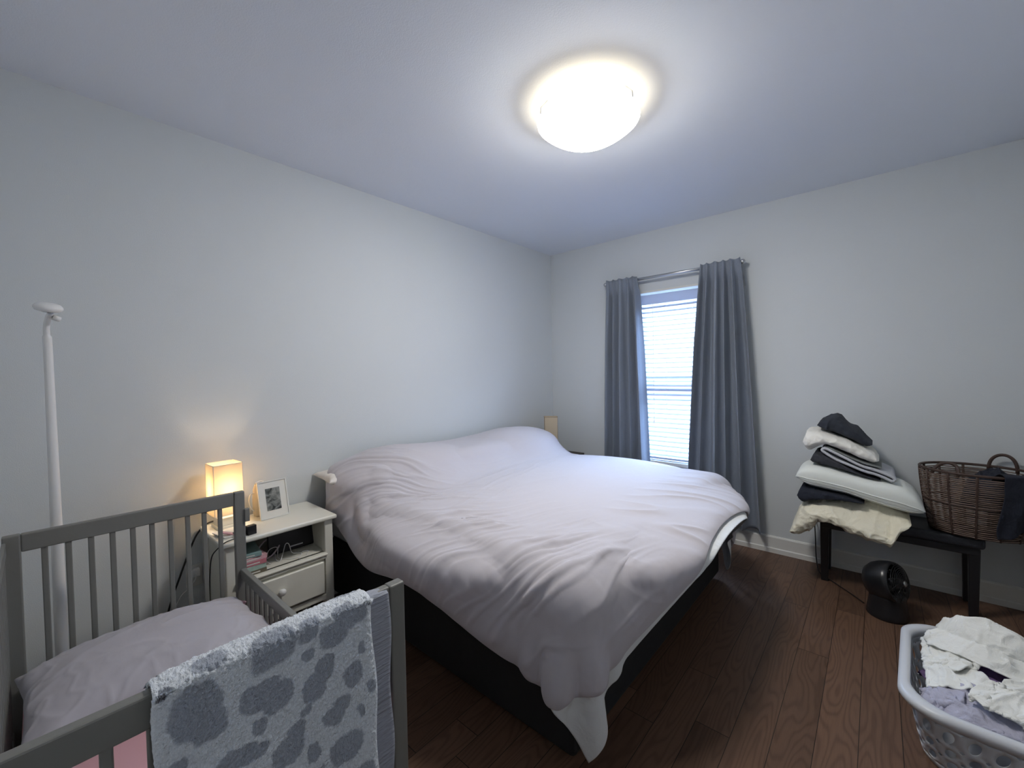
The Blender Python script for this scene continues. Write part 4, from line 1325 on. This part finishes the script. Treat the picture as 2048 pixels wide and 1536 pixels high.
o = lofted('folded_blanket', [(-2.388, 0.840), (-2.395, 0.868), (-2.410, 0.888), (-2.443, 0.892), (-2.506, 0.866), (-2.572, 0.825), (-2.64, 0.785), (-2.735, 0.757)],
           [(-2.388, 0.832), (-2.40, 0.820), (-2.428, 0.818), (-2.525, 0.802), (-2.618, 0.782), (-2.735, 0.755)], -0.300, 0.175, M['charcoal'], seed=9, pe=4, wr=0.007, wscale=11, shape_end=0.85)
tag(o, 'charcoal folded cloth resting on the foam pillow beneath the light grey blanket', 'cloth', 'bedding piled on the bench')
o = folded_cloth('folded_blanket', [(-2.790, 0.758), (-2.72, 0.790), (-2.66, 0.806), (-2.56, 0.845), (-2.50, 0.875), (-2.458, 0.905), (-2.452, 0.918), (-2.468, 0.924), (-2.50, 0.910), (-2.56, 0.880), (-2.64, 0.838), (-2.72, 0.815), (-2.78, 0.790), (-2.797, 0.772), (-2.79, 0.762)],
                 0.165, -0.300, 0.014, M['lightgrey'], 4)
tag(o, 'light grey fleece blanket folded in a loop below the white pillow', 'blanket', 'bedding piled on the bench')
o = lofted('folded_cloth', [(-2.452, 0.926), (-2.48, 0.940), (-2.523, 0.918), (-2.59, 0.886), (-2.66, 0.860), (-2.74, 0.836)], [(-2.452, 0.922), (-2.52, 0.908), (-2.59, 0.872), (-2.66, 0.842), (-2.74, 0.826)],
           -0.290, 0.165, M['greygreen'], seed=13, pe=4, wr=0.002, shape_end=0.9)
tag(o, 'thin grey-green cloth wedged between the white pillow and the grey blanket', 'cloth', 'bedding piled on the bench')
wp_t = [(-2.346, 0.96), (-2.349, 1.000), (-2.362, 1.024), (-2.385, 1.032), (-2.438, 1.033), (-2.506, 1.015), (-2.595, 0.985), (-2.662, 0.946), (-2.706, 0.918), (-2.728, 0.872)]
wp_b = [(-2.346, 0.930), (-2.373, 0.885), (-2.428, 0.925), (-2.468, 0.946), (-2.525, 0.925), (-2.595, 0.893), (-2.645, 0.866), (-2.706, 0.850), (-2.728, 0.862)]
o = lofted('pillow', wp_t, wp_b, -0.300, 0.175, M['offwhite'], seed=17, pe=2.6, wr=0.008, wscale=9, n=120, m=72, shape_end=0.7)
tag(o, 'small rumpled white pillow near the top of the pile', 'pillow', 'bedding piled on the bench')
tc_t = [(-2.420, 1.066), (-2.430, 1.090), (-2.445, 1.106), (-2.519, 1.132), (-2.542, 1.122), (-2.584, 1.070), (-2.625, 1.062), (-2.657, 1.008), (-2.696, 0.966)]
tc_b = [(-2.420, 1.060), (-2.451, 1.042), (-2.523, 1.020), (-2.594, 0.992), (-2.644, 0.962), (-2.670, 0.952), (-2.696, 0.956)]
o = lofted('sweater', tc_t, tc_b, -0.300, 0.150, M['slate'], seed=23, pe=3.2, wr=0.011, wscale=8, shape_end=0.7)
tag(o, 'dark slate garment heaped on top of the bedding pile', 'clothing', 'bedding piled on the bench')

# ------------------------------------------------------------------ wicker basket on the bench
wk = thing('wicker_basket', 'round brown open-weave wicker basket with loop handles on the bench end', 'basket', (-0.232, -3.150, 0.471))
WZ0, WZ1 = 0.475, 0.838
def wr_(z):
    t = min(1.0, max(0.0, (z - WZ0) / (WZ1 - WZ0)))
    k = 1 - 0.16 * (1 - t) ** 1.6
    return 0.198 * k - 0.03 * (1 - t), 0.237 * k - 0.01 * (1 - t)
def wpt(a, z, d=0.0):
    rx, ry = wr_(z)
    return (-0.232 + (rx + d) * math.cos(a), -3.150 + (ry + d) * math.sin(a), z)
wm = MB()
nr = 31
for k in range(nr):
    z = WZ0 + 0.008 + (WZ1 - WZ0 - 0.03) * k / (nr - 1)
    ph = (k % 2) * PI / 26
    wm.tube([wpt(a, z + 0.0012 * math.sin(5 * a + k), 0.0022 * math.sin(13 * a + PI * (k % 2))) for a in np.linspace(0, 2 * PI, 91)[:-1]], 0.0034, 6, closed=True)
local(wm.build('weave', M['wicker'], wk, smooth=True))
for k in range(13):
    a = 2 * PI * (k + 0.3) / 13
    local(MB().tube([wpt(a, z, 0.001) for z in np.linspace(WZ0, WZ1 - 0.005, 10)], 0.0062, 8).build('stake', M['wicker_dark'], wk, smooth=True))
local(MB().tube([wpt(a, WZ1) for a in np.linspace(0, 2 * PI, 81)[:-1]], 0.0075, 8, closed=True).build('rim', M['wicker_dark'], wk, smooth=True))
local(MB().tube([wpt(a, 0.655, 0.002) for a in np.linspace(0, 2 * PI, 81)[:-1]], 0.0055, 8, closed=True).build('middle_band', M['wicker_dark'], wk, smooth=True))
local(MB().lathe([(1e-4, WZ0 - 0.003), (0.8, WZ0 - 0.003), (1.0, WZ0), (1.0, WZ0 + 0.006), (1e-4, WZ0 + 0.006)], (0, 0, 0), 60, xf=Matrix.Translation((-0.232, -3.150, 0)) @ Matrix.Diagonal((wr_(WZ0)[0], wr_(WZ0)[1], 1, 1)))
      .build('bottom', M['wicker_dark'], wk, smooth=True))
for ac, lean_ in ((math.radians(-32), 0.0), (math.radians(141), 0.045)):
    pts = []
    for t_ in np.linspace(0, PI, 22):
        a = ac + 0.26 * math.cos(t_)
        p = wpt(a, WZ1 - 0.02)
        pts.append((p[0] - lean_ * math.sin(t_) * math.cos(ac), p[1] - lean_ * math.sin(t_) * math.sin(ac), p[2] + (0.095 if lean_ == 0 else 0.065) * max(0.0, math.sin(t_)) ** 0.8))
    local(MB().tube(pts, 0.0085, 10).build('handle', M['wicker_dark'], wk, smooth=True))

def cloth_heap(name, cx, cy, rx, ry, zbase, zpeak, material, seed, rz=0.0, fold=0.02, fscale=5.0, tuck=0.08, n=90, tilt=(0, 0), bulge=None, dirs=(1, 2.2)):
    """a crumpled garment: folds over a rounded heap, edges tucked down"""
    u = np.linspace(-1, 1, n)[:, None] * np.ones((1, n))
    v = np.ones((n, 1)) * np.linspace(-1, 1, n)[None, :]
    # square to disc
    x = u * np.sqrt(1 - v * v / 2)
    y = v * np.sqrt(1 - u * u / 2)
    r = np.sqrt(x * x + y * y)
    wob = 1 + 0.16 * pnoise(np.stack([x / (r + 0.3), y / (r + 0.3), r * 0 + seed], -1), 1.6, seed)
    c, s_ = math.cos(rz), math.sin(rz)
    lx_, ly_ = x * rx * wob, y * ry * wob
    X_ = cx + lx_ * c - ly_ * s_
    Y_ = cy + lx_ * s_ + ly_ * c
    Z_ = zbase + (zpeak - zbase) * (1 - np.clip(r, 0, 1) ** 2.4) - tuck * np.clip(r - 0.82, 0, 1) / 0.18
    Q = np.stack([lx_ * dirs[0], ly_ * dirs[1], 0 * lx_], -1)
    Q = Q + 0.10 * np.stack([pnoise(Q, 4, seed + 1), pnoise(Q, 4, seed + 2), 0 * lx_], -1)
    f = ridged(Q, fscale, seed + 3) * fold + ridged(Q * np.array([1.7, 0.8, 1]), fscale * 1.9, seed + 5) * fold * 0.45
    f2 = pnoise(Q, fscale * 0.6, seed + 8) * fold * 1.2
    Z_ = Z_ + (f + f2) * np.clip(1.15 - r, 0, 1) + tilt[0] * lx_ + tilt[1] * ly_
    X_ = X_ + 0.35 * fold * pnoise(Q, fscale * 1.5, seed + 11)
    Y_ = Y_ + 0.35 * fold * pnoise(Q, fscale * 1.5, seed + 12)
    P = np.stack([X_, Y_, Z_], -1)
    return grid_obj(name, P, material, solid=0.004, offset=-1, subsurf=1)

# dark blanket inside the basket and hanging over its right side
dk = cloth_heap('blanket', -0.20, -3.215, 0.135, 0.13, 0.70, 0.835, M['navy'], 31, fold=0.02, fscale=7)
tag(dk, 'dark blanket stuffed in the wicker basket', 'blanket')
def drape_over_side():
    """throw hanging over the near right rim"""
    na, nz_ = 60, 70
    P = np.zeros((na, nz_, 3))
    for i in range(na):
        a = math.radians(196 + 74 * i / (na - 1))
        for j in range(nz_):
            t_ = j / (nz_ - 1)
            if t_ < 0.3:
                k = t_ / 0.3
                rx, ry = wr_(WZ1)
                d_ = -0.10 * (1 - k) + 0.010 * k
                z = WZ1 + 0.012 - 0.05 * (1 - k) ** 2 + 0.01 * math.sin(k * PI)
                P[i, j] = (-0.232 + (rx + d_) * math.cos(a), -3.150 + (ry + d_) * math.sin(a), z)
            else:
                k = (t_ - 0.3) / 0.7
                hem = 0.52 + 0.03 * math.sin(a * 5)
                z = WZ1 + 0.012 - k * (WZ1 - hem)
                p = wpt(a + 0.02 * math.sin(6 * k), max(WZ0, z), 0.018 + 0.010 * math.sin(a * 17 + k * 2) * k + 0.006 * k)
                P[i, j] = (p[0], p[1], z)
    P += 0.006 * np.stack([pnoise(P, 12, 41), pnoise(P, 12, 42), pnoise(P, 10, 43)], -1)
    P[..., 1] = np.maximum(P[..., 1], ROOM_Y + 0.008)
    return grid_obj('throw_blanket', P, M['navy'], solid=0.006, offset=0)
tag(drape_over_side(), 'dark throw hanging over the right side of the wicker basket', 'blanket')

# ------------------------------------------------------------------ round black floor fan
fan = thing('floor_fan', 'small round black fan heater on the floor under the bench', 'fan', (-0.568, -2.765, 0))
FX = XF((-0.560, -2.762, 0.196), rz=-112)
FX = FX @ Matrix.Rotation(math.radians(-14), 4, 'Y')
# housing: dome behind, open grille in front, local +x is the back... front faces local -x
hs = MB()
prof_h = [(1e-4, -0.108), (0.045, -0.103), (0.078, -0.085), (0.100, -0.055), (0.112, -0.015), (0.114, 0.02), (0.110, 0.045), (0.104, 0.050), (0.098, 0.045)]
hs.lathe(prof_h, (0, 0, 0), 48, axis='x', xf=FX)
local(hs.build('housing', M['black_plastic'], fan, smooth=True))
gr = MB()
for k in range(10):
    r = 0.018 + 0.0088 * k
    dome = 0.045 + 0.040 * math.sqrt(max(0, 1 - (r / 0.108) ** 2))
    gr.tube([tuple(FX @ Vector((dome, r * math.cos(a), r * math.sin(a)))) for a in np.linspace(0, 2 * PI, 49)[:-1]], 0.0013, 6, closed=True)
for k in range(12):
    a = 2 * PI * k / 12
    gr.tube([tuple(FX @ Vector((0.045 + 0.040 * math.sqrt(max(0, 1 - (r / 0.108) ** 2)), r * math.cos(a + r * 6), r * math.sin(a + r * 6)))) for r in np.linspace(0.012, 0.104, 12)], 0.0016, 6)
local(gr.build('grille', M['black_plastic'], fan, smooth=True))
local(MB().lathe([(1e-4, 0.088), (0.012, 0.090), (0.017, 0.085), (0.017, 0.075), (1e-4, 0.075)], (0, 0, 0), 24, axis='x', xf=FX).build('hub_badge', M['chrome'], fan, smooth=True))
bl_ = MB()
for k in range(5):
    a0_ = 2 * PI * k / 5
    vs, fs = [], []
    for i in range(7):
        for j in range(5):
            r = 0.018 + 0.074 * i / 6
            a = a0_ + 0.9 * (j / 4 - 0.5) + 0.5 * i / 6
            vs.append(tuple(FX @ Vector((0.02 + 0.022 * (j / 4 - 0.5), r * math.cos(a), r * math.sin(a)))))
    for i in range(6):
        for j in range(4):
            fs.append((i * 5 + j, i * 5 + j + 1, (i + 1) * 5 + j + 1, (i + 1) * 5 + j))
    local(MB().add(vs, fs).build('blade', M['black_plastic'], fan, smooth=True, solid=0.002))
local(MB().lathe([(1e-4, -0.03), (0.02, -0.03), (0.022, 0.03), (1e-4, 0.035)], (0, 0, 0), 24, axis='x', xf=FX).build('motor', M['black_plastic'], fan, smooth=True))
st = MB()
n_ = 40
def oval(rx, ry, z, cx=-0.566, cy=-2.765):
    return [(cx + rx * math.cos(2 * PI * k / n_), cy + ry * math.sin(2 * PI * k / n_), z) for k in range(n_)]
rings = [oval(0.092, 0.092, 0.0), oval(0.096, 0.096, 0.008), oval(0.094, 0.094, 0.030), oval(0.086, 0.086, 0.075), oval(0.083, 0.083, 0.110), oval(0.086, 0.086, 0.145), oval(0.060, 0.060, 0.160)]
vs = [p for r in rings for p in r]
fs = [(i * n_ + k, i * n_ + (k + 1) % n_, (i + 1) * n_ + (k + 1) % n_, (i + 1) * n_ + k) for i in range(len(rings) - 1) for k in range(n_)] + [tuple(range(n_))[::-1], tuple((len(rings) - 1) * n_ + k for k in range(n_))]
local(st.add(vs, fs).build('stand', M['black_plastic'], fan, smooth=True))

# ------------------------------------------------------------------ laundry basket
lb = thing('laundry_basket', 'pale plastic laundry basket with punched holes, full of laundry, on the floor', 'laundry basket', (-1.43, -2.99, 0), 0)
LBZ = 0.245
LC = (-1.460, -3.035)
LROT = math.radians(-3)
def rrect(s, hx_, hy_, r):
    """point at fraction s around a rounded rectangle"""
    pts = []
    a, b_ = hx_ - r, hy_ - r
    segs = [2 * b_, PI * r / 2, 2 * a, PI * r / 2, 2 * b_, PI * r / 2, 2 * a, PI * r / 2]
    tot = sum(segs)
    d = (s % 1.0) * tot
    k = 0
    while d > segs[k] and k < 7:
        d -= segs[k]; k += 1
    if k == 0: return (hx_, -b_ + d)
    if k == 1: q = d / r; return (a + r * math.cos(q), b_ + r * math.sin(q))
    if k == 2: return (a - d, hy_)
    if k == 3: q = PI / 2 + d / r; return (-a + r * math.cos(q), b_ + r * math.sin(q))
    if k == 4: return (-hx_, b_ - d)
    if k == 5: q = PI + d / r; return (-a + r * math.cos(q), -b_ + r * math.sin(q))
    if k == 6: return (-a + d, -hy_)
    q = 1.5 * PI + d / r
    return (a + r * math.cos(q), -b_ + r * math.sin(q))
def lpt(s, z, d=0.0):
    t_ = z / LBZ
    k = 0.80 + 0.20 * t_ ** 0.8
    hx_, hy_ = 0.322 * k + d, 0.222 * k + d
    x, y = rrect(s, hx_, hy_, 0.13 * k)
    c, s_ = math.cos(LROT), math.sin(LROT)
    return (LC[0] + x * c - y * s_, LC[1] + x * s_ + y * c, z)
body = MB()
NC, rows = 30, [(0.025, 0.075), (0.075, 0.125), (0.125, 0.200)]
def hole_cell(s0, s1, z0, z1, fill):
    n = 20
    outer, inner = [], []
    for k in range(n):
        a = 2 * PI * k / n
        ca, sa = math.cos(a), math.sin(a)
        q = max(abs(ca), abs(sa))
        ox, oz = ca / q, sa / q
        slant = 0.35 * sa
        outer.append(((s0 + s1) / 2 + (s1 - s0) / 2 * ox, (z0 + z1) / 2 + (z1 - z0) / 2 * oz))
        inner.append(((s0 + s1) / 2 + (s1 - s0) / 2 * (0.48 * ca * fill + slant * 0.5), (z0 + z1) / 2 + (z1 - z0) / 2 * 0.68 * sa * fill))
    vs = [lpt(a, b_) for a, b_ in outer] + [lpt(a, b_) for a, b_ in inner]
    fs = [(k, (k + 1) % n, n + (k + 1) % n, n + k) for k in range(n)]
    body.add(vs, fs)
for k in range(NC):
    for (z0, z1) in rows:
        hole_cell(k / NC, (k + 1) / NC, z0, z1, 1.0)
NS = NC * 4
def band(z0, z1, m_=2):
    vs = [lpt(k / NS, z0 + (z1 - z0) * j / m_) for j in range(m_ + 1) for k in range(NS)]
    fs = [(j * NS + k, j * NS + (k + 1) % NS, (j + 1) * NS + (k + 1) % NS, (j + 1) * NS + k) for j in range(m_) for k in range(NS)]
    body.add(vs, fs)
band(0.0, 0.025); band(0.200, LBZ, 2)
body.add([lpt(k / NS, 0.0) for k in range(NS)], [tuple(range(NS))])
bo = local(body.build('body', M['laundry_plastic'], lb, smooth=True))
md = bo.modifiers.new('thickness', 'SOLIDIFY'); md.thickness = 0.0035; md.offset = -1
rim = MB()
rm_prof = [(0.0, -0.030), (0.010, -0.030), (0.024, -0.024), (0.032, -0.010), (0.031, 0.004), (0.022, 0.012), (0.010, 0.014), (-0.002, 0.010), (-0.004, -0.004)]
vs = []
for k in range(NS):
    for d_, h in rm_prof:
        p = lpt(k / NS, LBZ, d_ - 0.006)
        vs.append((p[0], p[1], LBZ + h))
mm = len(rm_prof)
fs = [(k * mm + j, ((k + 1) % NS) * mm + j, ((k + 1) % NS) * mm + (j + 1) % mm, k * mm + (j + 1) % mm) for k in range(NS) for j in range(mm)]
rim.add(vs, fs)
local(rim.build('rim', M['laundry_plastic'], lb, smooth=True))

def tossed_cloth(name, cx, cy, sx, sy, zdrop, squeeze, rz, material, seed, layer, heap, n=46, steps=70, label='', corner=None):
    """a cloth dropped crumpled into the basket: simulated, then smoothed"""
    hx_, hy_ = sx / (n - 1), sy / (n - 1)
    u = np.linspace(-0.5, 0.5, n)[:, None] * np.ones((1, n)) * sx * squeeze
    v = np.ones((n, 1)) * np.linspace(-0.5, 0.5, n)[None, :] * sy * squeeze
    c, s_ = math.cos(rz), math.sin(rz)
    Q = np.stack([u, v, 0 * u], -1)
    z = zdrop + 0.05 * pnoise(Q, 9, seed) + 0.04 * pnoise(Q, 18, seed + 1)
    x = cx + u * c - v * s_ + 0.02 * pnoise(Q, 12, seed + 2)
    y = cy + u * s_ + v * c + 0.02 * pnoise(Q, 12, seed + 3)
    X = np.stack([x, y, z], -1)
    cR, sR = math.cos(-LROT), math.sin(-LROT)
    def basket_walls(P):
        # inside of the basket: keep away from its sloping walls below the rim
        lx, ly = P[:, 0] - LC[0], P[:, 1] - LC[1]
        ax, ay = lx * cR - ly * sR, lx * sR + ly * cR
        k = 0.80 + 0.20 * np.clip(P[:, 2] / LBZ, 0, 1.0)
        hx2, hy2 = 0.308 * k, 0.208 * k
        r_ = 0.12
        qx, qy = np.abs(ax) - (hx2 - r_), np.abs(ay) - (hy2 - r_)
        mx, my = np.maximum(qx, 0), np.maximum(qy, 0)
        d = r_ - np.hypot(mx, my) - np.minimum(np.maximum(qx, qy), 0)
        gx, gy = np.sign(ax) * mx, np.sign(ay) * my
        gl = np.hypot(gx, gy) + 1e-6
        nx, ny = -gx / gl, -gy / gl
        c2, s2 = math.cos(LROT), math.sin(LROT)
        N = np.stack([nx * c2 - ny * s2, nx * s2 + ny * c2, 0 * nx], -1)
        d = np.where(P[:, 2] < LBZ + 0.25, d, 1.0)
        return np.maximum(d, -0.08), N
    cols = [lambda P, e=e: sdf_ellip(P, e[0], e[1]) for e in heap] + [basket_walls]
    X = simulate_cloth(X, hx_, hy_, cols, steps=steps, iters=7, bend=0.10, friction=0.9, thick=0.006 + 0.011 * layer, seed=seed, damp=0.96, floor=0.02)
    m_ = 110
    uu_ = np.linspace(0, n - 1, m_)[:, None] * np.ones((1, m_))
    vv_ = np.ones((m_, 1)) * np.linspace(0, n - 1, m_)[None, :]
    P = resample(X, uu_, vv_)
    for _ in range(2):
        P[1:-1, 1:-1] = 0.5 * P[1:-1, 1:-1] + 0.125 * (P[:-2, 1:-1] + P[2:, 1:-1] + P[1:-1, :-2] + P[1:-1, 2:])
    N = grid_normals(P)
    C1 = np.stack([uu_ / n * sx * 1.0 + 0.06 * pnoise(P, 7, seed), vv_ / n * sy * 1.9, 0 * uu_], -1)
    P = P + N * (ridged(C1, 8.0, seed + 5) * 0.011 + ridged(C1[..., [1, 0, 2]], 13.0, seed + 6) * 0.005)[..., None]
    o = grid_obj(name, P, material, solid=0.004, offset=0)
    tag(o, label, 'laundry', 'laundry in the basket')
    return o
HEAP = [((-1.50, -3.03, 0.10), (0.30, 0.20, 0.150)), ((-1.63, -3.01, 0.12), (0.13, 0.17, 0.115)), ((-1.32, -3.03, 0.16), (0.15, 0.15, 0.135))]
tossed_cloth('shirt', -1.47, -3.03, 0.36, 0.30, 0.32, 0.75, 0.2, M['purple'], 51, 0, HEAP, label='purple garment glimpsed in a gap among the white laundry')
tossed_cloth('laundry_cloth', -1.665, -3.00, 0.34, 0.56, 0.38, 0.62, 0.05, M['lavender'], 52, 2, HEAP, label='pale lavender cloth crumpled along the left end of the laundry basket')
tossed_cloth('laundry_cloth', -1.40, -2.93, 0.56, 0.34, 0.42, 0.55, -0.3, M['towelwhite'], 53, 3, HEAP, label='white sheet bunched along the far rim of the laundry basket')
tossed_cloth('laundry_cloth', -1.46, -3.15, 0.50, 0.30, 0.42, 0.55, 0.1, M['towelwhite'], 56, 3, HEAP, label='white cloth bulging at the near right edge of the laundry basket')
HEAP2 = HEAP + [((-1.25, -3.06, 0.24), (0.10, 0.10, 0.125))]
tossed_cloth('laundry_cloth', -1.26, -3.06, 0.36, 0.32, 0.48, 0.58, -0.5, M['towelwhite'], 54, 4, HEAP2, label='white folded cloth standing highest at the back of the laundry basket')
tossed_cloth('laundry_cloth', -1.56, -3.10, 0.44, 0.24, 0.40, 0.55, -0.5, M['towelwhite'], 57, 5, HEAP, label='white twisted cloth by the near rim of the laundry basket')
